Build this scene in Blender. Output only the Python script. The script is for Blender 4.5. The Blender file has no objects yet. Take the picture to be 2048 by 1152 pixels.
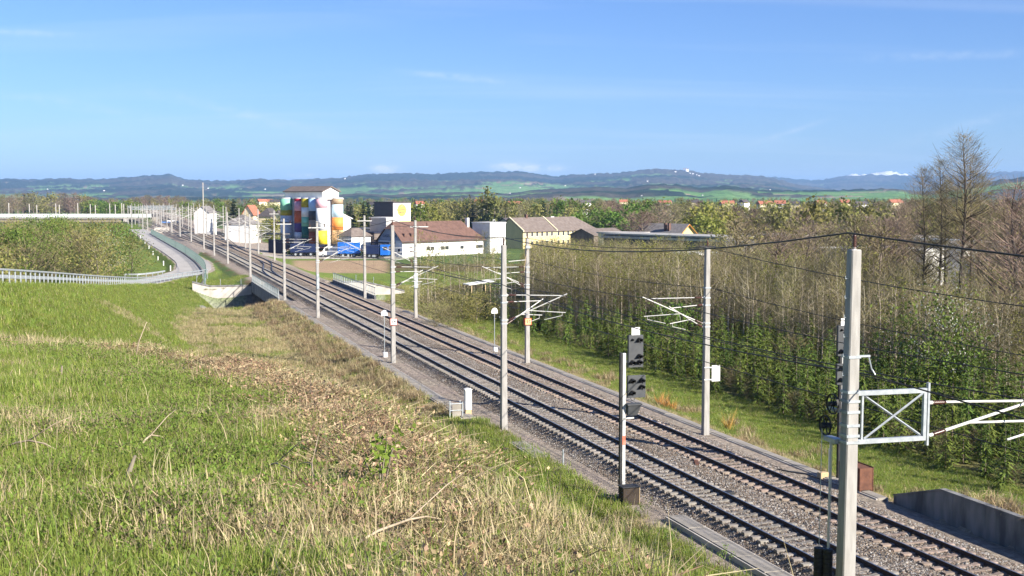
import bpy, math, random
import numpy as np
from mathutils import Vector, Matrix
random.seed(7)
RNG = np.random.default_rng(11)
SC = bpy.context.scene
COL = SC.collection
PI = math.pi

# ------------------------------------------------------------------ camera, sky, sun, exposure
F = 2500.0                                   # focal length in pixels of the 2048 px wide picture
PITCH = math.atan(183.0 / F)
CH = 12.5                                    # eye height over the rail heads (z = 0)
cd = bpy.data.cameras.new('camera'); cam = bpy.data.objects.new('camera', cd); COL.objects.link(cam)
cam.location = (0, 0, CH); cam.rotation_euler = (PI / 2 - PITCH, 0, 0)
cd.sensor_width = 36; cd.lens = 36 * F / 2048; cd.clip_start = .1; cd.clip_end = 60000
SC.camera = cam

SUN_H = Vector((.78, -.62)).normalized(); ELEV = math.radians(28)
S = Vector((SUN_H.x * math.cos(ELEV), SUN_H.y * math.cos(ELEV), math.sin(ELEV)))
world = bpy.data.worlds.new('World'); SC.world = world; world.use_nodes = True
nt = world.node_tree; N = nt.nodes; L = nt.links
for n in list(N): N.remove(n)
wo = N.new('ShaderNodeOutputWorld'); bg = N.new('ShaderNodeBackground'); sky = N.new('ShaderNodeTexSky')
sky.sky_type = 'NISHITA'; sky.sun_disc = False; sky.sun_elevation = ELEV
sky.sun_rotation = math.atan2(SUN_H.x, SUN_H.y)
sky.altitude = 300; sky.air_density = 1.0; sky.dust_density = 0.25; sky.ozone_density = 2.2
bg.inputs['Strength'].default_value = .054
# thin cirrus and a few small cumulus low over the hills, by direction
tc = N.new('ShaderNodeTexCoord'); sx = N.new('ShaderNodeSeparateXYZ'); L.new(tc.outputs['Generated'], sx.inputs[0])
def wmath(op, a, b=None, c=None, clamp=False):
    m = N.new('ShaderNodeMath'); m.operation = op; m.use_clamp = clamp
    for i, q in enumerate((a, b, c)):
        if q is None: continue
        if isinstance(q, (int, float)): m.inputs[i].default_value = q
        else: L.new(q, m.inputs[i])
    return m.outputs[0]
zc = wmath('MAXIMUM', sx.outputs['Z'], 0.0)
den = wmath('ADD', zc, .12)
pxx = wmath('DIVIDE', sx.outputs['X'], den); pyy = wmath('DIVIDE', sx.outputs['Y'], den)
cxy = N.new('ShaderNodeCombineXYZ'); L.new(pxx, cxy.inputs[0]); L.new(pyy, cxy.inputs[1])
mp = N.new('ShaderNodeMapping'); L.new(cxy.outputs[0], mp.inputs[0])
mp.inputs['Rotation'].default_value = (0, 0, .5); mp.inputs['Scale'].default_value = (.28, 1.5, 1)
nz = N.new('ShaderNodeTexNoise'); L.new(mp.outputs[0], nz.inputs['Vector'])
nz.inputs['Scale'].default_value = 1.3; nz.inputs['Detail'].default_value = 7; nz.inputs['Distortion'].default_value = .6
cir = wmath('MULTIPLY', wmath('SUBTRACT', nz.outputs['Fac'], .50, clamp=True), .55)
az = wmath('ARCTAN2', sx.outputs['X'], sx.outputs['Y']); el = wmath('ARCSINE', sx.outputs['Z'])
cm = N.new('ShaderNodeCombineXYZ'); L.new(az, cm.inputs[0]); L.new(wmath('MULTIPLY', el, 1.6), cm.inputs[1])
nz2 = N.new('ShaderNodeTexNoise'); L.new(cm.outputs[0], nz2.inputs['Vector']); nz2.inputs['Scale'].default_value = 95; nz2.inputs['Detail'].default_value = 6
spots = None
def aze(u, v): return math.atan((u - 1024) / F), math.atan((393 - v) / F)
for (u, v, wu, wv, amp) in ((772, 339, 22, 7, 2.2), (607, 352, 22, 4, 1.6), (1025, 334, 34, 8, 2.0), (1085, 337, 40, 6, 1.5), (700, 345, 20, 3, .35),
                            (915, 157, 90, 6, .3), (1575, 268, 60, 5, .25), (1900, 130, 160, 8, .16), (160, 222, 120, 9, .14), (520, 240, 190, 12, .16), (60, 92, 80, 6, .2), (1910, 265, 110, 10, .14)):
    a0, e0 = aze(u, v)
    tilt = {915: .10, 1575: -.32, 160: .14, 520: .22, 1910: -.28}.get(u, 0)
    da = wmath('SUBTRACT', az, a0); de = wmath('SUBTRACT', el, e0)
    de = wmath('ADD', de, wmath('MULTIPLY', da, tilt))
    da = wmath('DIVIDE', da, wu / F); de = wmath('DIVIDE', de, wv / F)
    q = wmath('ADD', wmath('MULTIPLY', da, da), wmath('MULTIPLY', de, de))
    g = wmath('MULTIPLY', wmath('POWER', 2.718, wmath('MULTIPLY', q, -1.0)), amp)
    spots = g if spots is None else wmath('ADD', spots, g)
cum = wmath('MULTIPLY', spots, wmath('MULTIPLY', wmath('SUBTRACT', nz2.outputs['Fac'], .28, clamp=True), 2.6), clamp=True)
fac = wmath('ADD', cir, cum, clamp=True)
mx = N.new('ShaderNodeMix'); mx.data_type = 'RGBA'
tn = N.new('ShaderNodeMix'); tn.data_type = 'RGBA'; tn.blend_type = 'MULTIPLY'; tn.inputs[0].default_value = 1     # clear blue spring air
L.new(sky.outputs[0], tn.inputs[6]); tn.inputs[7].default_value = (.60, .81, 1.27, 1)
L.new(fac, mx.inputs[0]); L.new(tn.outputs[2], mx.inputs[6]); mx.inputs[7].default_value = (8.5, 9.0, 9.6, 1)
L.new(mx.outputs[2], bg.inputs['Color']); L.new(bg.outputs[0], wo.inputs['Surface'])

sl = bpy.data.lights.new('sun', 'SUN'); sl.energy = 5.0; sl.angle = math.radians(.5); sl.color = (1.0, .93, .82)
sun = bpy.data.objects.new('sun', sl); COL.objects.link(sun); sun.rotation_euler = S.to_track_quat('Z', 'Y').to_euler(); sun.location = (60, -50, 80)
SC.view_settings.view_transform = 'Standard'; SC.view_settings.look = 'None'
SC.view_settings.exposure = 1.2; SC.view_settings.gamma = 1.0; SC.view_settings.use_curve_mapping = False
SC.render.engine = 'CYCLES'; SC.cycles.use_adaptive_sampling = True; SC.cycles.adaptive_threshold = .02; SC.cycles.use_denoising = True
SC.cycles.max_bounces = 5; SC.cycles.transparent_max_bounces = 6; SC.cycles.diffuse_bounces = 3; SC.cycles.volume_bounces = 0
try: SC.cycles.denoiser = 'OPENIMAGEDENOISE'
except Exception: pass

# ------------------------------------------------------------------ coordinates
AA = math.atan(792 * math.cos(PITCH) / F)            # the tracks run this far to the left of the view
CA, SA = math.cos(AA), math.sin(AA)
def T(t, X, z=0.0): return Vector((-t * SA + X * CA, t * CA + X * SA, z))      # along the track, across it
def toT(x, y): return (-x * SA + y * CA, x * CA + y * SA)
def ray(u, v):
    a = (u - 1024) / F; b = (576 - v) / F
    return Vector((a, math.cos(PITCH) + b * math.sin(PITCH), -math.sin(PITCH) + b * math.cos(PITCH)))
def WY(u, v, y):
    r = ray(u, v); k = y / r.y; return Vector((r.x * k, y, CH + r.z * k))
def WZ(u, v, z):
    r = ray(u, v); k = (z - CH) / r.z; return Vector((r.x * k, r.y * k, z))

# ------------------------------------------------------------------ helpers
def tag(o, label=None, cat=None, group=None, kind=None):
    if label: o['label'] = label
    if cat: o['category'] = cat
    if group: o['group'] = group
    if kind: o['kind'] = kind
    return o
def empty(name, loc=(0, 0, 0), rz=0, label=None, cat=None, group=None, kind=None):
    o = bpy.data.objects.new(name, None); COL.objects.link(o); o.location = loc; o.rotation_euler = (0, 0, rz)
    o.empty_display_size = .3
    return tag(o, label, cat, group, kind)
class MB:
    def __init__(s): s.v = []; s.f = []; s.m = []
    def add(s, vs, fs, mi=0):
        b = len(s.v); s.v += [tuple(q) for q in vs]; s.f += [tuple(i + b for i in f) for f in fs]; s.m += [mi] * len(fs); return s
    def box(s, x0, x1, y0, y1, z0, z1, mi=0):
        vs = [(x0, y0, z0), (x1, y0, z0), (x1, y1, z0), (x0, y1, z0), (x0, y0, z1), (x1, y0, z1), (x1, y1, z1), (x0, y1, z1)]
        return s.add(vs, [(3, 2, 1, 0), (4, 5, 6, 7), (0, 1, 5, 4), (1, 2, 6, 5), (2, 3, 7, 6), (3, 0, 4, 7)], mi)
    def cbox(s, x0, x1, y0, y1, z0, z1, c=.02, mi=0):       # box with chamfered upright and top edges
        ring = lambda d, z: [(x0 + c + d, y0 + d, z), (x1 - c - d, y0 + d, z), (x1 - d, y0 + c + d, z), (x1 - d, y1 - c - d, z), (x1 - c - d, y1 - d, z), (x0 + c + d, y1 - d, z), (x0 + d, y1 - c - d, z), (x0 + d, y0 + c + d, z)]
        return s.rings([ring(0, z0), ring(0, z1 - c), ring(c * .7, z1)], mi, True)
    def rings(s, rr, mi=0, caps=True):
        n = len(rr[0]); vs = [q for r in rr for q in r]; fs = []
        for k in range(len(rr) - 1):
            for i in range(n):
                j = (i + 1) % n; fs.append((k * n + i, k * n + j, (k + 1) * n + j, (k + 1) * n + i))
        if caps: fs += [tuple(reversed(range(n))), tuple(range((len(rr) - 1) * n, len(rr) * n))]
        return s.add(vs, fs, mi)
    def tube(s, pts, r, n=6, mi=0, caps=True):
        pts = [Vector(p) for p in pts]; rr = []
        rad = r if isinstance(r, (list, tuple)) else [r] * len(pts)
        for i, p in enumerate(pts):
            d = (pts[min(i + 1, len(pts) - 1)] - pts[max(i - 1, 0)]); d = d.normalized() if d.length > 1e-9 else Vector((0, 0, 1))
            a = Vector((0, 0, 1)) if abs(d.z) < .9 else Vector((1, 0, 0))
            u = d.cross(a).normalized(); w = u.cross(d)
            rr.append([p + (u * math.cos(-2 * PI * k / n) + w * math.sin(-2 * PI * k / n)) * rad[i] for k in range(n)])
        return s.rings(rr, mi, caps)
    def lathe(s, prof, n=12, c=(0, 0), mi=0, caps=True):
        return s.rings([[(c[0] + r * math.cos(2 * PI * k / n), c[1] + r * math.sin(2 * PI * k / n), z) for k in range(n)] for r, z in prof], mi, caps)
    def prism(s, poly, y0, y1, mi=0):                      # polygon in x, z run along y
        n = len(poly); vs = [(x, y0, z) for x, z in poly] + [(x, y1, z) for x, z in poly]
        fs = [tuple(range(n)), tuple(reversed(range(n, 2 * n)))] + [(i, i + n, (i + 1) % n + n, (i + 1) % n) for i in range(n)]
        return s.add(vs, fs, mi)
    def mesh(s, name, mats, smooth=False):
        me = bpy.data.meshes.new(name); me.from_pydata(s.v, [], s.f)
        for m in (mats if isinstance(mats, (list, tuple)) else [mats]): me.materials.append(m)
        if len(set(s.m)) > 1: me.polygons.foreach_set('material_index', s.m)
        if smooth: me.polygons.foreach_set('use_smooth', [True] * len(s.f))
        me.update(); return me
    def build(s, name, mats, parent=None, smooth=False, loc=None, rz=None):
        return link(name, s.mesh(name, mats, smooth), parent, loc, rz)
def link(name, me, parent=None, loc=None, rz=None, scale=None):
    o = bpy.data.objects.new(name, me); COL.objects.link(o)
    if parent is not None: o.parent = parent
    if loc is not None: o.location = loc
    if rz is not None: o.rotation_euler = (0, 0, rz)
    if scale is not None: o.scale = (scale,) * 3 if isinstance(scale, (int, float)) else scale
    return o
def np_mesh(name, verts, faces, mats, smooth=False, mi=None):
    verts = np.asarray(verts, np.float32); faces = np.asarray(faces, np.int32)
    k = faces.shape[1]; me = bpy.data.meshes.new(name)
    me.vertices.add(len(verts)); me.vertices.foreach_set('co', verts.ravel())
    me.loops.add(faces.size); me.loops.foreach_set('vertex_index', faces.ravel())
    me.polygons.add(len(faces)); me.polygons.foreach_set('loop_start', np.arange(len(faces), dtype=np.int32) * k)
    me.polygons.foreach_set('loop_total', np.full(len(faces), k, np.int32))
    for m in (mats if isinstance(mats, (list, tuple)) else [mats]): me.materials.append(m)
    if mi is not None: me.polygons.foreach_set('material_index', np.asarray(mi, np.int32))
    if smooth: me.polygons.foreach_set('use_smooth', np.ones(len(faces), bool))
    me.update(calc_edges=True); return me
def copy_tree(o, loc=None, rz=None, scale=None, parent=None):
    c = o.copy(); COL.objects.link(c)
    if parent is not None: c.parent = parent
    if loc is not None: c.location = loc
    if rz is not None: c.rotation_euler = (0, 0, rz)
    if scale is not None: c.scale = scale if isinstance(scale, (tuple, list)) else (scale,) * 3
    for ch in o.children: copy_tree(ch, parent=c)
    return c
def vnoise(x, y, seed=0):                                    # smooth value noise in numpy, about -1..1
    x = np.asarray(x, float); y = np.asarray(y, float)
    xi = np.floor(x).astype(np.int64); yi = np.floor(y).astype(np.int64); fx = x - xi; fy = y - yi
    def h(a, b):
        n = (a * 374761393 + b * 668265263 + seed * 974711) & 0x7fffffff
        n = ((n ^ (n >> 13)) * 1274126177) & 0x7fffffff
        return ((n ^ (n >> 16)) & 0xffff) / 32767.5 - 1
    u = fx * fx * (3 - 2 * fx); w = fy * fy * (3 - 2 * fy)
    return (h(xi, yi) * (1 - u) + h(xi + 1, yi) * u) * (1 - w) + (h(xi, yi + 1) * (1 - u) + h(xi + 1, yi + 1) * u) * w
def fbm(x, y, seed=0, o=4):
    r = 0; a = 1; s = 0
    for k in range(o):
        r = r + a * vnoise(np.asarray(x) * 2 ** k, np.asarray(y) * 2 ** k, seed + k * 7); s += a; a *= .5
    return r / s
def sstep(a, b, x):
    t = np.clip((np.asarray(x, float) - a) / (b - a), 0, 1); return t * t * (3 - 2 * t)

# ------------------------------------------------------------------ materials
def M(name, c1, c2=None, scale=4.0, rough=.8, metal=0.0, bump=0.0, bscale=None, rnd=0.0, trans=0.0, coord='Object', detail=6, spec=.3, c3=None, stretch=None, lo=.35, hi=.65):
    m = bpy.data.materials.new(name); m.use_nodes = True; t = m.node_tree; n = t.nodes; l = t.links
    b = n['Principled BSDF']; b.inputs['Roughness'].default_value = rough; b.inputs['Metallic'].default_value = metal
    b.inputs['Specular IOR Level'].default_value = spec
    c2 = c2 or tuple(min(1, q * 1.25) for q in c1)
    co = n.new('ShaderNodeTexCoord'); src = co.outputs[coord if coord != 'World' else 'Object']
    if coord == 'World':
        g = n.new('ShaderNodeNewGeometry'); src = g.outputs['Position']
    if stretch:
        mm = n.new('ShaderNodeMapping'); mm.inputs['Scale'].default_value = stretch; l.new(src, mm.inputs[0]); src = mm.outputs[0]
    nz = n.new('ShaderNodeTexNoise'); nz.inputs['Scale'].default_value = scale; nz.inputs['Detail'].default_value = detail; l.new(src, nz.inputs['Vector'])
    rp = n.new('ShaderNodeValToRGB'); l.new(nz.outputs['Fac'], rp.inputs[0])
    rp.color_ramp.elements[0].position = lo; rp.color_ramp.elements[0].color = (*c1, 1)
    rp.color_ramp.elements[1].position = hi; rp.color_ramp.elements[1].color = (*c2, 1)
    if c3:
        e = rp.color_ramp.elements.new(min(.95, hi + .12)); e.color = (*c3, 1)
    out = rp.outputs[0]
    if rnd:
        oi = n.new('ShaderNodeObjectInfo'); hs = n.new('ShaderNodeHueSaturation'); l.new(out, hs.inputs['Color'])
        mr = n.new('ShaderNodeMapRange'); l.new(oi.outputs['Random'], mr.inputs[0]); mr.inputs[3].default_value = 1 - rnd; mr.inputs[4].default_value = 1 + rnd; l.new(mr.outputs[0], hs.inputs['Value'])
        m2 = n.new('ShaderNodeMath'); m2.operation = 'MULTIPLY'; l.new(oi.outputs['Random'], m2.inputs[0]); m2.inputs[1].default_value = 7.31
        m3 = n.new('ShaderNodeMath'); m3.operation = 'FRACT'; l.new(m2.outputs[0], m3.inputs[0])
        mh = n.new('ShaderNodeMapRange'); l.new(m3.outputs[0], mh.inputs[0]); mh.inputs[3].default_value = .5 - rnd * .08; mh.inputs[4].default_value = .5 + rnd * .08; l.new(mh.outputs[0], hs.inputs['Hue'])
        out = hs.outputs[0]
    l.new(out, b.inputs['Base Color'])
    if bump:
        n2 = n.new('ShaderNodeTexNoise'); n2.inputs['Scale'].default_value = bscale or scale * 6; n2.inputs['Detail'].default_value = 5; l.new(src, n2.inputs['Vector'])
        bp = n.new('ShaderNodeBump'); bp.inputs['Strength'].default_value = bump; bp.inputs['Distance'].default_value = .05
        l.new(n2.outputs['Fac'], bp.inputs['Height']); l.new(bp.outputs[0], b.inputs['Normal'])
    if trans:
        tr = n.new('ShaderNodeBsdfTranslucent'); l.new(out, tr.inputs[0]); ms = n.new('ShaderNodeMixShader'); ms.inputs[0].default_value = trans
        l.new(b.outputs[0], ms.inputs[1]); l.new(tr.outputs[0], ms.inputs[2]); l.new(ms.outputs[0], n['Material Output'].inputs[0])
    return m
MAT = dict(
    concrete=M('mast_concrete', (.275, .262, .243), (.365, .35, .326), 2.5, .85, bump=.15, bscale=40, stretch=(3, 3, .5)),
    concrete2=M('weathered_concrete', (.22, .20, .17), (.34, .31, .27), 1.2, .9, bump=.2, bscale=30),
    wall_shade_tone=M('streaked_concrete', (.11, .11, .106), (.25, .245, .235), 1.6, .9, bump=.2, bscale=25, stretch=(1.1, 1.1, .35)),  # streaked concrete, base darkened to carry the shade of the low wall's face
    white_wall=M('white_render', (.72, .70, .66), (.80, .79, .76), .8, .85),
    pale_wall=M('pale_concrete_wall', (.38, .35, .31), (.54, .50, .45), .8, .85, bump=.1),
    sleeper=M('sleeper_concrete', (.20, .155, .12), (.30, .24, .195), 5, .9, rnd=.18, bump=.2, bscale=60),
    sleeper_grey=M('sleeper_concrete_grey', (.19, .17, .145), (.275, .25, .22), 5, .9, rnd=.18, bump=.2, bscale=60),
    rail=M('rusty_rail_steel', (.045, .03, .025), (.085, .055, .04), 6, .7, metal=.2),
    railtop=M('worn_rail_top', (.30, .30, .31), (.42, .42, .43), 8, .3, metal=.9),
    galv=M('galvanised_steel', (.34, .37, .385), (.45, .48, .495), 6, .45, metal=.35),
    alu=M('pale_aluminium_tube', (.50, .49, .46), (.61, .60, .56), 6, .5, metal=.1),
    greensteel=M('grey_green_paint', (.17, .22, .22), (.24, .29, .28), 3, .6),
    fence=M('dark_green_fence', (.10, .15, .14), (.14, .19, .18), 3, .6),
    rust=M('weathering_steel', (.10, .045, .03), (.17, .075, .045), 3, .85, bump=.2),
    iron=M('black_iron', (.015, .015, .017), (.03, .03, .03), 4, .6),
    insul=M('brown_insulator', (.055, .022, .015), (.09, .04, .03), 4, .3, spec=.5),
    sigpanel=M('signal_panel_grey', (.055, .058, .062), (.075, .078, .08), 3, .6),
    lens=M('dark_lens_glass', (.01, .01, .012), (.02, .02, .02), 3, .15, spec=.6),
    white=M('white_paint', (.78, .77, .73), (.82, .82, .80), 3, .6),
    red=M('sign_red', (.55, .08, .03), (.62, .11, .05), 3, .6),
    orange=M('faded_orange', (.70, .38, .17), (.78, .48, .26), 3, .6),
    greypost=M('grey_painted_post', (.44, .44, .42), (.58, .58, .55), 3, .6), dullred=M('faded_red', (.42, .12, .07), (.52, .22, .15), 5, .7),
    black=M('sign_black', (.03, .03, .03), (.05, .05, .05), 3, .6),
    greyink=M('faded_grey_ink', (.33, .33, .34), (.42, .42, .42), 9, .6),
    wood=M('pale_wood', (.42, .31, .17), (.55, .42, .25), 6, .8, stretch=(8, 8, 1)),
    asphalt=M('pale_asphalt', (.37, .345, .31), (.46, .43, .39), .5, .9, bump=.1, bscale=12, coord='World'),
    wire=M('copper_wire', (.03, .028, .025), (.05, .045, .04), 3, .5, metal=.5),
)
def flat(name, c, rough=.75): return M(name, tuple(q * .93 for q in c), tuple(min(1, q * 1.05) for q in c), .7, rough)

# ------------------------------------------------------------------ terrain
GP = [(-24, 20, 11.0), (-27.5, 45, 9.2), (-33, 81, 6.75), (-37, 100, 5.4), (-43.5, 132, 3.05), (-49, 160, 1.1), (-53, 185, -.45), (-52, 198, -.6), (-50.5, 207, -.6)]   # outer guardrail
ROAD = [(-27.5, 19, 11.0), (-31, 45, 9.2), (-36.5, 81, 6.75), (-40.6, 100, 5.4), (-47, 131, 3.05), (-52.5, 160, 1.1), (-55.5, 182, -.35), (-55.2, 200, -.5), (-56, 220, -.5), (-63, 247, -.5), (-81, 300, -.5), (-97, 345, -.5), (-127, 434, -.5), (-150, 500, -.6)]
def poly_near(x, y, P):
    best = np.full(x.shape, 1e9); zz = np.zeros(x.shape); side = np.zeros(x.shape)
    for (a, b) in zip(P[:-1], P[1:]):
        dx, dy = b[0] - a[0], b[1] - a[1]; ll = dx * dx + dy * dy
        k = np.clip(((x - a[0]) * dx + (y - a[1]) * dy) / ll, 0, 1)
        d = np.hypot(x - a[0] - k * dx, y - a[1] - k * dy); w = d < best
        best = np.where(w, d, best); zz = np.where(w, a[2] + k * (b[2] - a[2]), zz)
        side = np.where(w, (x - a[0]) * dy - (y - a[1]) * dx, side)
    return best, zz, side
CUT = (160.0, 192.5, 9.5, 52.0)          # the underpass: t0, t1, X0, X1
WALL_T0, WALL_T1 = 45.7, 42.7
def brow(y): return np.interp(y, [-40, 8, 20, 28.6, 40, 47, 60, 90], [2.0, 2.2, 3.2, 2.7, 0, -4, -8, -14])
def terrain(x, y, full=False):
    x = np.asarray(x, float); y = np.asarray(y, float)
    t = -x * SA + y * CA; X = x * CA + y * SA
    flatz = -1.45 + .25 * fbm(x / 60, y / 60, 3) * sstep(150, 400, np.abs(t) + np.abs(X - 26))
    # railway formation and its sides
    z = np.interp(X, [14, 17, 18.2, 19.0, 20.2, 31.0, 32.2, 34, 38, 44], [0, .25, .62, .84, .87, .87, .62, .25, -.1, 0]) * 1.0
    z = flatz + z
    # verge held by the low wall at the right
    vz = np.interp(X, [31.95, 32.05, 34, 38, 44], [0, 1.85, 1.55, 1.0, 0])
    wl = sstep(WALL_T0 + .3, WALL_T1, t) * (X > 32.0)
    z = np.where(X > 32.0, np.maximum(z, flatz + vz * wl), z)
    # the bank the camera stands on
    zp = 10.9 - .085 * y - .12 * np.maximum(y - 46, 0) * sstep(44, 50, y)
    zp = np.where(y < 0, 10.9, zp)
    zp = zp + .16 * fbm(x / 2.2, y / 2.2, 21) + .06 * fbm(x / .5, y / .5, 22, 2)
    Xb = brow(y); toe = 16.6 + .5 * fbm(t / 9, t * 0, 5)
    k = np.clip((X - Xb) / np.maximum(toe - Xb, 1), 0, 1)
    k = np.where(k < .12, k * k / .24, k - .06) / .94
    bank = zp + (flatz + .1 - zp) * k
    bank = bank + .12 * fbm(x / 1.6, y / 1.6, 33) * (k > 0) * (k < 1)
    z = np.where(X < 17.5, np.maximum(z, np.where(y < 130, bank, -9)), z)
    # road embankment
    d, rz, side = poly_near(x, y, ROAD)
    emb = rz - .08 - np.maximum(d - 3.75, 0) / 1.65 + .07 * fbm(x / 3, y / 3, 44)
    z = np.where(d < 3.3, rz - .12, np.maximum(z, np.where(d < 40, emb, -99)))
    # underpass cutting
    t0, t1, X0, X1 = CUT
    inc = (t > t0 - 2) & (t < t1) & (X > X0) & (X < X1)
    depth = sstep(X0, X0 + 5, X) * sstep(X1, X1 - 12, X) * sstep(t0 - 2, t0 - .5, t) * (t < t1)
    z = np.where(inc & (d > 4.5), np.minimum(z, z * (1 - depth) + -4.9 * depth), z)
    far = sstep(600, 2600, y)
    z = z + far * 6 * fbm(x / 900, y / 900, 8)
    z = np.where(y > 2500, z - (y - 2500) * .0004, z)
    if full: return z, t, X, d, side, k
    return z
def tz(x, y): return float(terrain(np.array([x]), np.array([y]))[0])

def axis(parts):
    a = []
    for (s, e, n) in parts: a += list(np.linspace(s, e, n, endpoint=False))
    return np.array(a + [parts[-1][1]])
tt = axis([(-16000, -1500, 8), (-1500, -60, 10), (-60, -4, 14), (-4, 62, 160), (62, 158, 110), (158, 194, 72), (194, 300, 66), (300, 620, 46), (620, 1500, 44), (1500, 4000, 34), (4000, 16000, 16)])
XX = axis([(-16000, -3000, 10), (-3000, -500, 22), (-500, -120, 26), (-120, -26, 60), (-26, 20, 120), (20, 34, 42), (34, 60, 30), (60, 200, 36), (200, 700, 30), (700, 3000, 22), (3000, 16000, 10)])
tg, Xg = np.meshgrid(tt, XX, indexing='ij')
gx = -tg * SA + Xg * CA; gy = tg * CA + Xg * SA
gz, t_, X_, rd, rside, bk = terrain(gx.ravel(), gy.ravel(), True)
gxr, gyr = gx.ravel(), gy.ravel()
nT, nX = len(tt), len(XX)
ii = (np.arange(nT - 1)[:, None] * nX + np.arange(nX - 1)[None, :]).ravel()
gf = np.stack([ii, ii + 1, ii + nX + 1, ii + nX], 1)
# base colour of what grows or lies there
GREEN = np.array([.15, .205, .042]); OLIVE = np.array([.16, .155, .058]); DRY = np.array([.36, .285, .150]); LITTER = np.array([.20, .125, .070])
GRAVEL = np.array([.37, .31, .25]); FIELD = np.array([.38, .27, .165]); FOREST = np.array([.055, .062, .026]); HAZEGREEN = np.array([.10, .15, .045])
def ground_color(x, y, t, X, rd, rside, k):
    n1 = fbm(x / 7, y / 7, 51); n2 = fbm(x / 1.7, y / 1.7, 52); n3 = fbm(x / 130, y / 130, 53)
    c = np.empty(x.shape + (3,))
    def lay(col, w):
        w = np.clip(w, 0, 1)[..., None]; c[...] = c * (1 - w) + np.asarray(col) * w
    c[...] = HAZEGREEN
    lay(FOREST, sstep(.05, .25, n3) * (y > 150)); lay(OLIVE, sstep(-.15, -.4, n3) * (y > 150) * .8)
    lay([.33, .26, .17], sstep(.5, .62, fbm(x / 210, y / 150, 57)) * (y > 500))
    # right of the line: verge, mown strip, plantation floor
    r = (X > 31) & (y < 260)
    lay(OLIVE * .9, r * sstep(39, 41, X)); lay([.12, .085, .045], r * sstep(46, 49, X) * sstep(-.3, .3, n1) * .8)
    lay(GREEN * 1.1, r * sstep(33.6, 35, X) * sstep(40.5, 38.5, X)); lay(DRY * .8, r * sstep(34.0, 32.4, X) * sstep(-.35, .25, n2 + n1 * .6)); lay(GRAVEL, r * sstep(32.6, 31.6, X) * .8)
    # brown field, yard and lawns before the mill
    ang = x / np.maximum(y, 1)
    lay(GREEN * 1.1, (X > 31) * sstep(196, 200, y) * sstep(236, 230, y)); lay(GREEN, (X > 31) * sstep(240, 255, y) * (y < 420) * (ang < -.12))
    lay(FIELD, sstep(226, 229, y) * sstep(274, 272, y) * sstep(-.178, -.172, ang) * sstep(-.096, -.104, ang) * (X > 33))
    lay([.40, .36, .31], sstep(279, 281, y) * (y < 335) * (ang > -.20) * (ang < -.09))
    lay([.40, .36, .31], (np.abs(y - 281 - (ang + .2) * 60) < 2.2) * (ang > -.225) * (ang < -.17) * (X > 33))
    # left: land beyond the road
    lf = (X < 18) & (y > 100)
    lay(GREEN * .95, lf * (y < 650)); lay(OLIVE, lf * sstep(.1, .5, n1) * (y < 300) * .7)
    # our bank
    b = (X < 18) & (y < 150) & (rd > 3.3)
    lay(GREEN * .9, b); lay(DRY * .8, b * sstep(-.02, .42, n1 + .45 * n2) * .8)
    lay(DRY * 1.1, b * (y > 62) * sstep(5.5, 8, X + 2 * n1) * sstep(-.7, -.1, n2) * .95)
    lay(LITTER * 1.1, b * sstep(14.2, 16, X + n1) * sstep(-.25, .25, n2) * .8)
    lay(LITTER, b * (y < 42) * np.exp(-((X - brow(y) + .3 + .9 * n1) / 1.2) ** 2) * .95)
    lay(DRY, b * np.exp(-((y - 45 + (x + 17) * .9) / 2.2) ** 2) * (x < -9) * .8)
    # embankment grass
    e = (rd < 15) & (y > 46) & (y < 176)
    lay(GREEN * 1.25, e * sstep(12.5, 9, rd) * (rside > 0)); lay(DRY, e * (rside > 0) * sstep(.38, .62, n1) * .35)
    lay(GREEN, (rd < 12) * (rd > 3) * (rside < 0) * (y > 180) * (y < 480)); lay(DRY * .8, (rd < 16) * (rside < 0) * (y > 170) * (y < 230) * sstep(0, .4, n1))
    lay(GRAVEL * 1.1, (rd < 3.6) * (rd > 2.6) * (y < 480))
    # formation and sidings
    f = (t > -50) & (t < 1500)
    lay(GRAVEL * .85, f * sstep(19.0, 19.9, X) * sstep(31.9, 31.2, X)); lay(GRAVEL, f * (t > 300) * sstep(10, 12, X) * sstep(44, 42, X))
    lay(LITTER * .8, f * (t < 300) * sstep(17.8, 19, X) * sstep(20.4, 19.6, X) * sstep(-.2, .3, n2) * .8)
    lay([.30, .29, .27], (t > CUT[0]) * (t < CUT[1]) * (X > 9) * (X < 40) * .8)
    return np.clip(c * (1 + .13 * n2[..., None]), .01, .8)
gc = ground_color(gxr, gyr, t_, X_, rd, rside, bk)
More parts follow.
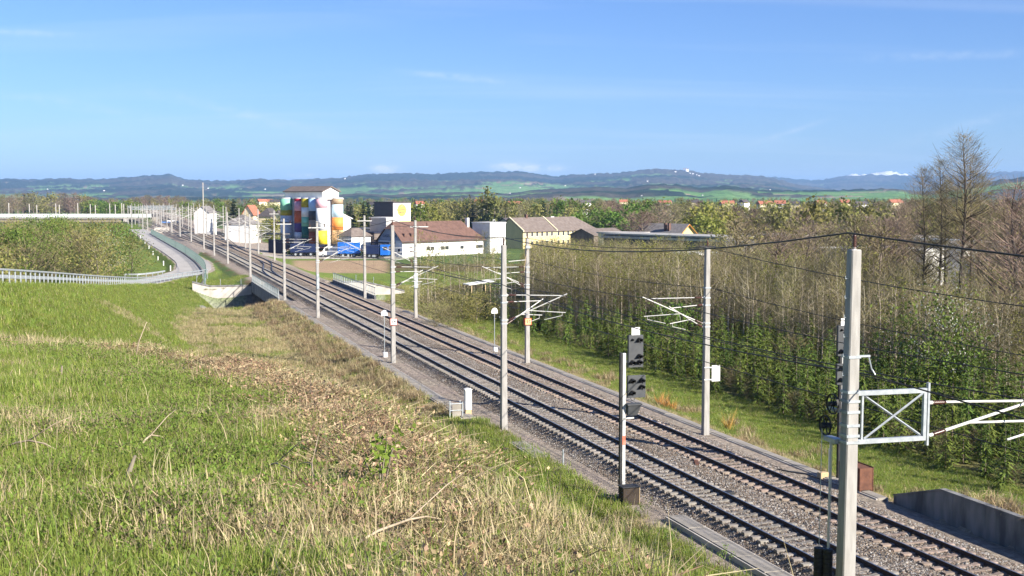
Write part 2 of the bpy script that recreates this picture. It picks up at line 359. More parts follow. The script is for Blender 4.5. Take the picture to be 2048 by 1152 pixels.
def ground_material():
    m = bpy.data.materials.new('ground_cover'); m.use_nodes = True; t = m.node_tree; n = t.nodes; l = t.links; b = n['Principled BSDF']
    b.inputs['Roughness'].default_value = .95; b.inputs['Specular IOR Level'].default_value = .1
    at = n.new('ShaderNodeAttribute'); at.attribute_name = 'cover'; g = n.new('ShaderNodeNewGeometry')
    a = n.new('ShaderNodeTexNoise'); a.inputs['Scale'].default_value = 3.2; a.inputs['Detail'].default_value = 9; a.inputs['Roughness'].default_value = .7; l.new(g.outputs['Position'], a.inputs['Vector'])
    mr = n.new('ShaderNodeMapRange'); l.new(a.outputs['Fac'], mr.inputs[0]); mr.inputs[1].default_value = .3; mr.inputs[2].default_value = .7; mr.inputs[3].default_value = .55; mr.inputs[4].default_value = 1.45
    c = n.new('ShaderNodeTexNoise'); c.inputs['Scale'].default_value = .35; c.inputs['Detail'].default_value = 6; l.new(g.outputs['Position'], c.inputs['Vector'])
    mh = n.new('ShaderNodeMapRange'); l.new(c.outputs['Fac'], mh.inputs[0]); mh.inputs[1].default_value = .3; mh.inputs[2].default_value = .7; mh.inputs[3].default_value = .485; mh.inputs[4].default_value = .512
    hs = n.new('ShaderNodeHueSaturation'); l.new(at.outputs['Color'], hs.inputs['Color']); l.new(mr.outputs[0], hs.inputs['Value']); l.new(mh.outputs[0], hs.inputs['Hue'])
    l.new(hs.outputs[0], b.inputs['Base Color'])
    bp = n.new('ShaderNodeBump'); bp.inputs['Strength'].default_value = .9; bp.inputs['Distance'].default_value = .25; l.new(a.outputs['Fac'], bp.inputs['Height']); l.new(bp.outputs[0], b.inputs['Normal'])
    return m
MAT['ground'] = ground_material()
GZ = gz.reshape(nT, nX)
import bisect
TTL, XXL = list(tt), list(XX)
def tz(x, y):
    t, X = toT(x, y); i = min(max(bisect.bisect(TTL, t) - 1, 0), nT - 2); j = min(max(bisect.bisect(XXL, X) - 1, 0), nX - 2)
    a = (t - TTL[i]) / (TTL[i + 1] - TTL[i]); b = (X - XXL[j]) / (XXL[j + 1] - XXL[j])
    return float((GZ[i, j] * (1 - b) + GZ[i, j + 1] * b) * (1 - a) + (GZ[i + 1, j] * (1 - b) + GZ[i + 1, j + 1] * b) * a)
gm = np_mesh('ground', np.stack([gxr, gyr, gz], 1), gf, MAT['ground'], True)
ca = gm.attributes.new('cover', 'FLOAT_COLOR', 'POINT'); ca.data.foreach_set('color', np.concatenate([gc, np.ones((len(gc), 1))], 1).astype(np.float32).ravel())
ground = tag(link('ground', gm), kind='structure', label='grassy ground with bank, verges and fields round the railway')

# road strip
def strip(name, P, w, mat, dz=0.0, thick=.1, n=8):
    pts = []
    for i in range(len(P) - 1):
        for k in range(n): 
            q = k / n; pts.append([P[i][j] * (1 - q) + P[i + 1][j] * q for j in range(3)])
    pts.append(list(P[-1])); pts = np.array(pts, float)
    for _ in range(6): pts[1:-1] = .25 * pts[:-2] + .5 * pts[1:-1] + .25 * pts[2:]
    d = np.gradient(pts[:, :2], axis=0); d /= np.linalg.norm(d, axis=1)[:, None]; nn = np.stack([d[:, 1], -d[:, 0]], 1)
    v = []
    for p, q in zip(pts, nn):
        a = p[:2] + q * w / 2; b = p[:2] - q * w / 2; v += [(b[0], b[1], p[2] + dz - thick), (b[0], b[1], p[2] + dz), (a[0], a[1], p[2] + dz), (a[0], a[1], p[2] + dz - thick)]
    mb = MB(); fs = []
    for i in range(len(pts) - 1):
        for k in range(3): fs.append((4 * i + k, 4 * i + k + 1, 4 * i + 5 + k, 4 * i + 4 + k))
    mb.add(v, fs); return mb.build(name, mat), pts
road, road_pts = strip('road', ROAD, 6.2, MAT['asphalt'], .03)
tag(road, 'pale asphalt service road curving along the embankment', kind='structure')
track_side = [tuple(T(t, 34.2, 0))[:2] + (tz(*T(t, 34.2, 0)[:2]) + .03,) for t in ()]

# ------------------------------------------------------------------ ballast and tracks
X1, X2 = 23.6, 27.6
def ballast_material():
    m = bpy.data.materials.new('ballast_stone'); m.use_nodes = True; t = m.node_tree; n = t.nodes; l = t.links; b = n['Principled BSDF']
    b.inputs['Roughness'].default_value = .9; b.inputs['Specular IOR Level'].default_value = .15
    g = n.new('ShaderNodeNewGeometry')
    v = n.new('ShaderNodeTexVoronoi'); v.inputs['Scale'].default_value = 13; l.new(g.outputs['Position'], v.inputs['Vector'])
    sp = n.new('ShaderNodeSeparateColor'); l.new(v.outputs['Color'], sp.inputs[0])
    rp = n.new('ShaderNodeValToRGB'); l.new(sp.outputs[0], rp.inputs[0]); el = rp.color_ramp.elements
    el[0].position = 0; el[0].color = (.07, .055, .045, 1); el[1].position = 1; el[1].color = (.40, .36, .31, 1)
    for p, c in ((.3, (.17, .14, .108, 1)), (.6, (.235, .205, .165, 1)), (.85, (.31, .28, .25, 1))):
        e = el.new(p); e.color = c
    a = n.new('ShaderNodeTexNoise'); a.inputs['Scale'].default_value = .22; a.inputs['Detail'].default_value = 5; l.new(g.outputs['Position'], a.inputs['Vector'])
    mx = n.new('ShaderNodeMix'); mx.data_type = 'RGBA'; mx.blend_type = 'MULTIPLY'; l.new(rp.outputs[0], mx.inputs[6]); mx.inputs[0].default_value = 1.0
    r2 = n.new('ShaderNodeValToRGB'); l.new(a.outputs['Fac'], r2.inputs[0]); r2.color_ramp.elements[0].position = .4; r2.color_ramp.elements[0].color = (1.03, .95, .85, 1); r2.color_ramp.elements[1].position = .6; r2.color_ramp.elements[1].color = (1.30, 1.27, 1.23, 1)
    l.new(r2.outputs[0], mx.inputs[7]); l.new(mx.outputs[2], b.inputs['Base Color'])
    bp = n.new('ShaderNodeBump'); bp.inputs['Strength'].default_value = 1.0; bp.inputs['Distance'].default_value = .09; bp.invert = True
    l.new(v.outputs['Distance'], bp.inputs['Height']); l.new(bp.outputs[0], b.inputs['Normal'])
    return m
MAT['ballast'] = ballast_material()
bt = axis([(8, 120, 420), (120, 300, 200), (300, 1100, 120)])
bX = np.concatenate([np.linspace(21.35, 22.3, 9), np.linspace(22.4, 28.9, 56), np.linspace(29.0, 30.4, 11)])
BT, BX = np.meshgrid(bt, bX, indexing='ij')
bz = np.interp(BX, [21.3, 21.9, 22.35, 24.9, 25.3, 25.9, 26.3, 28.85, 29.35, 30.2, 30.4], [-.66, -.5, -.235, -.235, -.20, -.20, -.235, -.235, -.30, -.56, -.66])
bz = bz + .035 * fbm(BT / .5, BX / .5, 61, 2) * (BT < 130) + .04 * fbm(BT / 3, BX / 1.2, 62) + .02
sx0 = np.minimum(np.abs(BX - X1), np.abs(BX - X2)); bz = np.where(sx0 < 1.3, np.minimum(bz, -.205), bz)
bxw = -BT * SA + BX * CA; byw = BT * CA + BX * SA
nb = len(bX); ib = (np.arange(len(bt) - 1)[:, None] * nb + np.arange(nb - 1)[None, :]).ravel()
tag(link('ballast', np_mesh('ballast', np.stack([bxw.ravel(), byw.ravel(), bz.ravel()], 1), np.stack([ib, ib + 1, ib + nb + 1, ib + nb], 1), MAT['ballast'], False)), 'grey and brown ballast bed under both railway tracks', kind='structure')

def rail_mesh(name, ys, xs):
    prof = [(-.07, -.17), (.07, -.17), (.07, -.155), (.012, -.135), (.012, -.045), (.036, -.032), (.036, -.004), (.03, 0), (-.03, 0), (-.036, -.004), (-.036, -.032), (-.012, -.045), (-.012, -.135), (-.07, -.155)]
    mb = MB(); n = len(prof); vs = []; fs = []; ms = []
    for y, x in zip(ys, xs): vs += [(x + p, y, z) for p, z in prof]
    for k in range(len(ys) - 1):
        for i in range(n):
            j = (i + 1) % n; fs.append((k * n + i, k * n + n + i, k * n + n + j, k * n + j)); ms.append(1 if i == 7 else 0)
    mb.add(vs, fs); mb.m = ms; return mb.mesh(name, [MAT['rail'], MAT['railtop']])
slm = MB()
rr = []
for x, w, h in ((-1.3, .13, -.145), (-.95, .14, -.15), (-.5, .14, -.15), (-.3, .105, -.185), (.3, .105, -.185), (.5, .14, -.15), (.95, .14, -.15), (1.3, .13, -.145)):
    rr.append([(x, -w - .02, -.36), (x, w + .02, -.36), (x, w, h - .025), (x, w - .03, h), (x, -w + .03, h), (x, -w, h - .025)])
slm.rings(rr)
SLEEPER = slm.mesh('sleeper', MAT['sleeper']); SLEEPER2 = slm.mesh('sleeper', MAT['sleeper_grey'])
fm = MB()
for s in (-1, 1):
    fm.box(s * .7525 - .17, s * .7525 - .085, -.06, .06, -.17, -.115); fm.box(s * .7525 + .085, s * .7525 + .17, -.06, .06, -.17, -.115)
FAST = fm.mesh('fastening', MAT['rail'])
def track(Xc, t0, nsl, t_end, label, sm, ys=None, xs=None, tmax=1000):
    o = empty('railway_track', T(0, Xc, 0), AA, label, kind='structure')
    for s in (-.7525, .7525):
        link('rail', rail_mesh('rail', ys or [8, 200, 500, tmax], [q + s for q in (xs or [0] * 4)]), o)
    for k in range(nsl):
        y = t0 + .6 * k
        if CUT[0] + 4 < y < CUT[1] - 2 and False: continue
        link('sleeper', sm, o, (random.gauss(0, .012), y + random.gauss(0, .012), random.gauss(0, .006)), random.gauss(0, .006))
    far = MB(); y = t0 + .6 * nsl
    while y < t_end: far.box(-1.3, 1.3, y - .13, y + .13, -.3, -.15); y += .6
    tag(far.build('sleepers', sm.materials[0], o), kind='stuff')
    return o
TR1 = track(X1, 32.0, 290, 480, 'near left of the two parallel main line tracks', SLEEPER2)
TR2 = track(X2, 32.0, 290, 480, 'right of the two parallel main line tracks', SLEEPER)
# station sidings that leave the main line far down
ys = [290, 310, 330, 360, 400, 450, 520, 650, 800, 1000]; xs = [0, -.3, -1.0, -2.4, -3.9, -4.6, -5.2, -9, -16, -30]
track(X1, 480, 0, 0, 'siding curving off to the left before the station', SLEEPER2, ys, xs)
track(X1, 480, 0, 0, 'outer siding left of the station throat', SLEEPER2, [380, 420, 470, 540, 660, 800, 1000], [-3.4, -5.2, -7.8, -9.6, -13.6, -21, -36])
track(X2, 480, 0, 0, 'siding curving off to the right before the station', SLEEPER, ys[:8] + [1000], [-q for q in xs[:6]] + [4.6, 4.6, 4.6])
track(X1, 480, 0, 0, 'crossover between the two main tracks', SLEEPER, [196, 206, 216, 236, 246, 256], [0, .25, .8, 3.2, 3.75, 4.0])

# loose ballast stones lying on the bed (uncountable)
def stones(name, n, t0, t1, label):
    th = RNG.random(n) ** 1.6; t = t0 + (t1 - t0) * th; X = RNG.uniform(21.4, 30.3, n)
    zz = np.interp(X, [21.3, 21.9, 22.35, 24.9, 25.3, 25.9, 26.3, 28.85, 29.35, 30.2, 30.4], [-.66, -.5, -.235, -.235, -.20, -.20, -.235, -.235, -.30, -.56, -.66]) + .03
    keep = np.minimum(np.abs(np.abs(X - X1) - .75), np.abs(np.abs(X - X2) - .75)) > .1; t, X, zz = t[keep], X[keep], zz[keep]; n = len(t)
    s = RNG.uniform(.022, .05, n); base = np.array([(1, 0, 0), (-.5, .87, -.1), (-.6, -.8, .1), (.1, .05, .9)])
    v = base[None] + RNG.normal(0, .28, (n, 4, 3)); a = RNG.uniform(0, 6.28, n); c, q = np.cos(a)[:, None], np.sin(a)[:, None]
    vx = v[..., 0] * c - v[..., 1] * q; vy = v[..., 0] * q + v[..., 1] * c
    P = np.stack([vx, vy, v[..., 2]], 2) * s[:, None, None]; cx = -t * SA + X * CA; cy = t * CA + X * SA
    P += np.stack([cx, cy, zz], 1)[:, None]
    b = (np.arange(n) * 4)[:, None]; f = np.concatenate([b + np.array([[0, 1, 3]]), b + np.array([[1, 2, 3]]), b + np.array([[2, 0, 3]])])
    me = np_mesh(name, P.reshape(-1, 3), f, [STONE[0], STONE[1], STONE[2]], False, np.tile(RNG.integers(0, 3, n), 3))
    tag(link(name, me), label, kind='stuff')
STONE = [M('stone_grey', (.30, .28, .26), (.42, .40, .37), 9, .9), M('stone_brown', (.14, .10, .075), (.24, .18, .14), 9, .9), M('stone_dark', (.06, .055, .05), (.15, .135, .12), 9, .9)]
stones('ballast_stones', 60000, 30, 130, 'loose grey and brown stones of the ballast shoulders')

# ------------------------------------------------------------------ cable troughs of concrete covers along the line
def trough(t0, t1, X, z, w, label, name='cable_trough', lift=.12):
    o = empty(name, T(t0, X, z), AA, label, 'cable trough')
    me = MB().cbox(-w / 2, w / 2, 0, 1.96, -lift, 0, .015).mesh('slab', MAT['concrete2'])
    L_ = t1 - t0; n = int(L_ / 2)
    for k in range(n): link('slab', me, o, (random.gauss(0, .01), 2 * k, random.gauss(0, .008)), random.gauss(0, .004))
    mb = MB().box(-w / 2 - .08, -w / 2 - .015, 0, 2 * n, -.35, -.03); mb.box(w / 2 + .015, w / 2 + .08, 0, 2 * n, -.35, -.03); mb.build('side_beam', MAT['pale_wall'], o)
    return o
trough(70.5, 152, 19.6, -.52, .75, 'long grey concrete cable trough at the foot of the bank')
trough(33.5, 46.0, 21.3, -.36, .72, 'raised concrete walkway slab beside the near track at the bottom edge')
trough(58.5, 62.5, 20.0, -.45, .7, 'short piece of concrete trough showing in the grass by the near track')
trough(46, 140, 31.35, -.5, .45, 'narrow concrete cable trough along the right verge')
# low retaining wall at the right edge
rw = empty('retaining_wall', T(0, 31.95, -.75), AA, 'low grey concrete retaining wall rising at the right edge beside the track', 'wall')
cur = 45.9
for k in range(9):
    a, b = cur, cur - 2.0
    zt = lambda t: float(np.interp(t, [WALL_T1, WALL_T0 + .2], [1.28, .32]))
    segs = [a] + ([WALL_T1] if b < WALL_T1 < a else []) + [b]
    mb = MB(); r0 = []
    for t in segs: r0.append([(-.11, t - (.012 if t == b else 0), -.6), (-.11, t - (-.012 if t == b else .012), zt(t)), (.11, t, zt(t)), (.11, t, -.6)])
    mb.rings([list(reversed(r)) for r in r0]); mb.build('panel', MAT['wall_shade_tone'], rw)
    mb = MB(); mb.rings([list(reversed([(-.14, t, zt(t) + .003), (-.14, t, zt(t) + .07), (.14, t, zt(t) + .07), (.14, t, zt(t) + .003)])) for t in segs]); mb.build('coping', MAT['wall_shade_tone'], rw)
    cur = b

# ------------------------------------------------------------------ catenary masts
INS = MB()
INS.lathe([(.03, 0)] + [q for k in range(6) for q in ((.065, .03 + k * .06), (.035, .06 + k * .06))] + [(.03, .42)], 10)
INSM = INS.mesh('insulator', MAT['insul'], True)
def ins(parent, p, d):
    o = link('insulator', INSM, parent, p); o.rotation_euler = Vector(d).to_track_quat('Z', 'Y').to_euler(); return o
def cantilever(root, s, w, z_top=7.55, z_low=6.15, reach=3.25, swing=0.0, r=.027, y0=0.0, reg=True):
    """a swivelling bracket on the track side (s = +1 to the right) of a mast; heights over the mast foot"""
    mb = MB(); q = lambda x, z: (s * (w / 2 + x * math.cos(swing)), y0 + x * math.sin(swing), z)
    mb.tube([q(.02, z_top), q(.14, z_top)], .03); mb.tube([q(.56, z_top), q(reach, z_top - .05)], r)
    tip = (reach + .18, z_top + .05); dl = Vector((tip[0] - .14, 0, tip[1] - z_low)).normalized()
    st = (.14 + dl.x * .42, z_low + dl.z * .42); mb.tube([q(.02, z_low), q(.14, z_low)], .03); mb.tube([q(*st), q(*tip)], r * 1.15)
    fx = .14 + .36 * (tip[0] - .14); fz = z_low + .36 * (tip[1] - z_low)
    if reg:
        mb.tube([q(fx, fz), q(reach + .1, fz - .13)], r * .9); mb.tube([q(reach - .1, fz - .12), q(reach - .1, fz - .3)], .015, 4)
        mb.tube([q(reach - .1, fz - .3), q(reach - 1.1, fz - .52)], r * .6, 5)
        mb.tube([q(reach * .7, fz - .09), q(reach * .78, z_top - .3)], .008, 4)
    mb.box(*(sorted((s * w / 2, s * (w / 2 + .05)))), y0 - .06, y0 + .06, z_top - .08, z_top + .08); mb.box(*(sorted((s * w / 2, s * (w / 2 + .05)))), y0 - .06, y0 + .06, z_low - .08, z_low + .08)
    c = mb.build('cantilever', MAT['alu'], root)
    ins(c, q(.14, z_top), (s * math.cos(swing), math.sin(swing), 0)); ins(c, q(.14, z_low), (s * dl.x * math.cos(swing), dl.x * math.sin(swing), dl.z))
    return c
def bands(root, w, zs, m=None):
    for z in zs:
        mb = MB(); k = w / 2 + .018
        mb.box(-k, k, -k, -k + .02, z, z + .07); mb.box(-k, k, k - .02, k, z, z + .07); mb.box(-k, -k + .02, -k + .022, k - .022, z, z + .07); mb.box(k - .02, k, -k + .022, k - .022, z, z + .07)
        mb.build('clamp_band', m or MAT['galv'], root)
def mast_pole(root, h, w0, w1, c=.025):
    mb = MB(); R = []
    for z, w in ((-.6, w0), (h - .03, w1), (h, w1 - .04)):
        k = w / 2; R.append([(k - c, -k, z), (k, -k + c, z), (k, k - c, z), (k - c, k, z), (-k + c, k, z), (-k, k - c, z), (-k, -k + c, z), (-k + c, -k, z)])
    mb.rings(R); return mb.build('pole', MAT['concrete'], root)
def rungs(root, h, w0, w1, z0, dz=.62):
    z = z0; k = 0
    while z < h - .3:
        w = w0 + (w1 - w0) * z / h; sgn = -1
        MB().tube([(sgn * w / 2 * .98, -.02, z), (sgn * (w / 2 + .10), -.02, z), (sgn * (w / 2 + .10), -.02, z + .07)], .011, 5).build('step_iron', MAT['galv'], root); z += dz; k += 1
ORD = ['first', 'second', 'third', 'fourth', 'fifth', 'sixth', 'seventh', 'eighth', 'ninth', 'tenth', 'eleventh', 'twelfth', 'thirteenth', 'fourteenth', 'fifteenth', 'sixteenth', 'seventeenth', 'eighteenth']
left_px = [(1014, 857, 10.35), (787.5, 725, 10.8), (631, 635, 10.4), (568, 595, 10.2), (499.5, 554, 10.2), (460, 527, 10), (434.5, 510.6, 10), (404, 498.5, 16.5)]
right_px = [(1415, 868, 10.3), (1047, 725, 9.8), (823, 635, 10.5), (722, 594, 10.6), (543, 521, 10.2), (513, 508, 10.2), (484.7, 497.6, 10)]
lt = []; rtt = []
for (u, v, h) in left_px: p = WZ(u, v, -.55); lt.append((toT(p.x, p.y)[0], 20.55, h))
for (u, v, h) in right_px: p = WZ(u, v, -.55); rtt.append((toT(p.x, p.y)[0], 30.65, h))
for k in range(8): lt.append((lt[-1][0] + 45, 20.0 - .9 * k - (6 if k > 2 else 0), 9.6)); rtt.append((rtt[-1][0] + 44, 31.2 + (4.6 if k > 1 else 2), 9.8))
MASTG = 'concrete catenary masts along the line'
def mast(i, t, X, h, s, label):
    o = empty('catenary_mast', T(t, X, -.55), AA, label, 'mast', MASTG)
    w0, w1 = .36, .25
    mast_pole(o, h, w0, w1)
    wm = w0 + (w1 - w0) * .68
    if i < 5:
        cantilever(o, s, wm, swing=-.22 if s > 0 else .22, y0=-.02); cantilever(o, s, wm, z_top=7.15, z_low=5.95, reach=2.5, swing=.35 if s > 0 else -.35, y0=.05, r=.024)
        bands(o, wm, (7.1, 7.5, 5.92, 6.12)); 
    else: cantilever(o, s, wm, r=.032 if i < 8 else .045)
    return o
masts_l = []; masts_r = []
lab_l = ['grey concrete catenary mast standing just beyond the white cabinet', 'concrete catenary mast with white 14 board beside the near track', 'concrete mast with grey side box between the 14 board mast and the bridge',
         'concrete mast at the near end of the railway bridge railing', 'concrete mast at the far end of the railway bridge railing']
lab_r = ['concrete catenary mast carrying the white 145 board on the right', 'concrete mast with orange 14 board right of the tracks', 'concrete mast with long cross arm in front of the red roofed hall',
         'concrete mast with cross arm before the white underpass wall on the right']
for i, (t, X, h) in enumerate(lt):
    lb = lab_l[i] if i < len(lab_l) else ('tall mast with thin spire left of the tracks before the station' if i == 7 else ORD[i + 1] + ' concrete mast in the row left of the tracks, counted from the camera')
    masts_l.append(mast(i, t, X, h, 1, lb))
for i, (t, X, h) in enumerate(rtt):
    lb = lab_r[i] if i < len(lab_r) else ORD[i] + ' concrete mast in the row right of the tracks, counted from the camera'
    masts_r.append(mast(i, t, X, h, -1, lb))
rungs(masts_l[0], 10.3, .36, .25, 6.3, .55); rungs(masts_l[1], 10.8, .36, .25, 8.2, .6)
def crossarm(o, z, x0, x1, pins):
    c = MB().box(x0, x1, -.2, -.13, z, z + .1).build('cross_arm', MAT['alu'], o)
    for x in pins: ins(c, (x, -.16, z + .1), (0, 0, 1))
for o, h in ((masts_l[2], 10.4), (masts_r[2], 10.5), (masts_r[3], 10.6), (masts_l[3], 10.2), (masts_r[4], 10.2)): crossarm(o, h - .75, -.95 if o is not masts_r[2] else -.6, .95 if o is not masts_r[2] else 1.4, (-.8, .8) if o is not masts_r[2] else (1.25,))
for o, h in [(masts_l[k], left_px[k][2]) for k in (0, 1)] + [(masts_r[k], right_px[k][2]) for k in (0, 1, 2)]: ins(o, (0, 0, h), (0, 0, 1))
MB().box(-.14, .14, -.32, -.18, 3.1, 4.7).build('side_box', MAT['galv'], masts_l[2]); MB().box(-.2, .2, -.3, -.18, 3.2, 4.8).build('side_box', MAT['galv'], masts_r[2])
MB().box(-.5, .5, -.045, .045, 10.3, 10.38).build('top_bar', MAT['iron'], masts_r[0])
# the boards on the masts
def text(txt, size, parent, loc, m, name='lettering', ext=.003, rot=(PI / 2, 0, 0), align='CENTER'):
    c = bpy.data.curves.new(name, 'FONT'); c.body = txt; c.size = size; c.align_x = align; c.align_y = 'CENTER'; c.extrude = ext; c.offset = size * .012
    tmp = bpy.data.objects.new(name, c); me = bpy.data.meshes.new_from_object(tmp); me.name = name; me.materials.clear(); me.materials.append(m); bpy.data.objects.remove(tmp)
    o = bpy.data.objects.new(name, me); COL.objects.link(o); o.parent = parent; o.location = loc; o.rotation_euler = rot; return o
def board14(o, plate, edge, z):
    b = MB().box(-.27, .27, -.262, -.245, z - .27, z + .27).build('number_board', edge, o); MB().box(-.235, .235, -.268, -.2625, z - .235, z + .235).build('board_face', plate, b); text('14', .36, b, (0, -.2725, z), MAT['black'] if plate is MAT['white'] else MAT['red'])
    b = MB().box(-.232, -.216, -.24, .24, z - .27, z + .27).build('number_board', MAT['red'], o)
board14(masts_l[1], MAT['white'], MAT['red'], 3.25); board14(masts_r[1], MAT['orange'], MAT['red'], 3.25)
kb = MB().cbox(.24, .74, -.235, -.21, 2.95, 3.83, .01).build('distance_board', MAT['white'], masts_r[0])
for z in (3.05, 3.72): MB().box(-.2, .235, -.225, -.195, z - .025, z + .025).build('board_arm', MAT['white'], masts_r[0])
text('145', .27, kb, (.49, -.24, 3.6), MAT['greyink']); text('1', .27, kb, (.49, -.24, 3.22), MAT['greyink'])
bands(masts_r[0], .30, (8.05,)); 
c = MB().tube([(0, -.2, 9.0), (-.3, -.5, 8.3), (-.45, -.6, 7.2)], .022, 5).build('switch_rod', MAT['wood'], masts_r[1]); MB().box(-.18, .18, -.24, -.14, 9.0, 9.2).build('switch_bracket', MAT['galv'], masts_r[1])
MB().tube([(-.15, -.1, 8.1), (-1.6, -.2, 8.0)], .03, 5).build('stay', MAT['alu'], masts_r[1])

# the tensioning mast close to the camera
yN = 32.0; pN = WY(1692, 1000, yN); tN, XN = toT(pN.x, yN); zN = tz(pN.x, yN)
NM = empty('tensioning_mast', (pN.x, pN.y, zN), AA, 'large concrete tensioning mast close by with wheels, weights and steel frame', 'mast', MASTG)
NM.rotation_euler = (0, math.radians(.45), AA)
hN = 11.15 - zN; mast_pole(NM, hN, .43, .285, .03); A0 = -zN
rungs(NM, hN, .43, .285, 7.4 - zN, .5)
ins(NM, (0, 0, hN), (0, 0, 1)); MB().tube([(0, 0, hN - .02), (0, 0, hN + .05)], .05, 8).build('insulator_foot', MAT['white'], NM)
wn = lambda z: .43 + (.285 - .43) * (z + A0 * 0) / hN
fb, ft = 6.15 - zN, 7.42 - zN
for z in (ft + .02, ft - .22, ft - .5, fb + .42, fb + .15, fb - .02, 8.35 - zN): bands(NM, wn(z), (z,))
fr = MB(); x0, x1 = .17, 2.3
fr.box(x0, x1, -.05, .05, ft - .06, ft + .06); fr.box(x0, x1, -.05, .05, fb - .06, fb + .06)
fr.box(x1 - .09, x1, -.048, .048, fb + .061, ft - .061); fr.box(x1 + .03, x1 + .09, -.05, .05, fb - .2, ft + .2); fr.box(.34, .39, -.03, .03, fb + .061, ft - .061)
frame = fr.build('bracket_frame', MAT['galv'], NM)
for a, b, yy in (((.42, fb + .07), (x1 - .12, ft - .07), -.03), ((.42, ft - .07), (x1 - .12, fb + .07), .03)):
    MB().tube([(a[0], yy, a[1]), (b[0], yy, b[1])], .032, 4).build('brace', MAT['galv'], frame)
cl = MB(); z1, z2 = 7.08 - zN, 6.2 - zN
q1 = (x1 + .1, 0, z1); q2 = (x1 + .12, 0, z2); tip = Vector((5.75, 0, 6.98 - zN + .02))
cl.tube([(x1 + .09, 0, z1), (x1 + .2, 0, z1)], .05, 8); cl.tube([(x1 + .62, 0, z1), (5.6, 0, z1 - .08)], .034, 8)
dl = (tip - Vector(q2)).normalized(); cl.tube([q2, Vector(q2) + dl * .12], .05, 8); cl.tube([Vector(q2) + dl * .52, tip + dl * .1], .042, 8)
pa = Vector(q2) + dl * 1.25; cl.tube([pa, (6.4, .2, pa.z - .1)], .034, 8); cl.tube([(6.1, .2, pa.z - .1), (6.1, .2, pa.z - .35)], .02, 5); cl.tube([(6.1, .2, pa.z - .35), (5.0, .1, pa.z - .55)], .03, 6)
cN = cl.build('cantilever', MAT['alu'], NM); ins(cN, (x1 + .2, 0, z1), (1, 0, -.02)); ins(cN, Vector(q2) + dl * .12, dl)
hk = MB().box(.15, .55, -.03, .03, 8.36 - zN, 8.41 - zN); hk.tube([(.52, 0, 8.36 - zN), (.58, -.05, 8.05 - zN), (.66, -.1, 7.9 - zN)], .02, 5); hk.build('hanger_arm', MAT['galv'], NM)
def wheel(z, y):
    w = MB(); n = 22
    rim = [[(a, y + r * math.cos(2 * PI * k / n), z + r * math.sin(2 * PI * k / n)) for k in range(n)] for a, r in ((-.34, .24), (-.36, .27), (-.30, .27), (-.32, .24), (-.34, .24))]
    w.rings(rim, caps=False)
    for k in range(6): a = k * PI / 3; w.tube([(-.33, y, z), (-.33, y + .25 * math.cos(a), z + .25 * math.sin(a))], .018, 4)
    w.tube([(-.45, y, z), (-.2, y, z)], .07, 10)
    return w.build('tension_wheel', MAT['iron'], NM)
wheel(7.12 - zN, .30); wheel(6.50 - zN, .62)
MB().box(-.30, -.05, .2, .75, 6.08 - zN, 6.2 - zN).build('wheel_bracket', MAT['galv'], NM); MB().box(-.26, -.2, .18, .7, 6.9 - zN, 7.0 - zN).build('wheel_bracket', MAT['galv'], NM)
gr = MB().tube([(-.28, .42, 6.1 - zN), (-.28, .42, 2.2 - zN)], .028, 6); gr.tube([(-.40, .66, 6.4 - zN), (-.40, .66, 2.8 - zN)], .012, 4); gr.tube([(-.18, .5, 6.1 - zN), (-.18, .5, 2.6 - zN)], .010, 4); gr.build('guide_rod', MAT['alu'], NM)
for x, y in ((-.28, .42), (-.44, .60)):
    wt = MB()
    for k in range(14): wt.lathe([(.12, 1.5 - zN + k * .125), (.13, 1.51 - zN + k * .125), (.13, 1.61 - zN + k * .125), (.12, 1.62 - zN + k * .125)], 14, (x, y))
    wt.build('counterweight', MAT['iron'], NM)

# ------------------------------------------------------------------ wires
def span_pts(P, sag, n=10):
    out = []
    for a, b in zip(P[:-1], P[1:]):
        for k in range(n): 
            q = k / n; p = Vector(a).lerp(Vector(b), q); L_ = (Vector(b) - Vector(a)).length; p.z -= 4 * sag * (L_ / 45) ** 2 * q * (1 - q); out.append(p)
    return out + [Vector(P[-1])]
def wire(name, P, sag, r, parent=None, label=None, cat=None):
    o = MB().tube(span_pts(P, sag), r, 5).build(name, MAT['wire'], parent); return tag(o, label, cat)
base_t = [-8] + [tN] + [q[0] for q in lt]
def overhead(Xc, ts, label, stag):
    o = empty('overhead_line', T(ts[0], Xc, 6), 0, label, 'overhead wire'); iv = o.matrix_world.inverted()
    off = o.location
    mess = [T(t, Xc + stag * (-1) ** k, 7.0) - off for k, t in enumerate(ts)]; cont = [T(t, Xc + stag * (-1) ** k, 5.55) - off for k, t in enumerate(ts)]
    wire('messenger_wire', mess, .55, .021, o); wire('contact_wire', cont, .03, .018, o)
    for (a, b, c, d) in zip(mess[:8], mess[1:9], cont[:8], cont[1:9]):
        n = max(2, int((b - a).length / 7))
        for k in range(1, n):
            q = k / n; p = a.lerp(b, q); L_ = (b - a).length; p.z -= 4 * .55 * (L_ / 45) ** 2 * q * (1 - q); p2 = c.lerp(d, q)
            MB().tube([p, (p2.x, p2.y, p2.z)], .006, 3).build('dropper', MAT['wire'], o)
overhead(X1, [-12, tN] + [q[0] for q in lt[:12]], 'overhead wires with droppers hung above the left track', .2)
overhead(X2, [-10, 26] + [q[0] for q in rtt[:12]], 'overhead wires with droppers hung above the right track', -.2)
top = lambda o, h: Vector(o.location) + Vector((0, 0, h + .42))
FP = [T(-6, 17.5, 11.6), Vector((pN.x - .08, pN.y, 11.15 + .42)), top(masts_l[0], 10.35), top(masts_l[1], 10.8)] + [Vector(m_.location) + Vector((0, 0, 10.3)) for m_ in masts_l[2:8]]
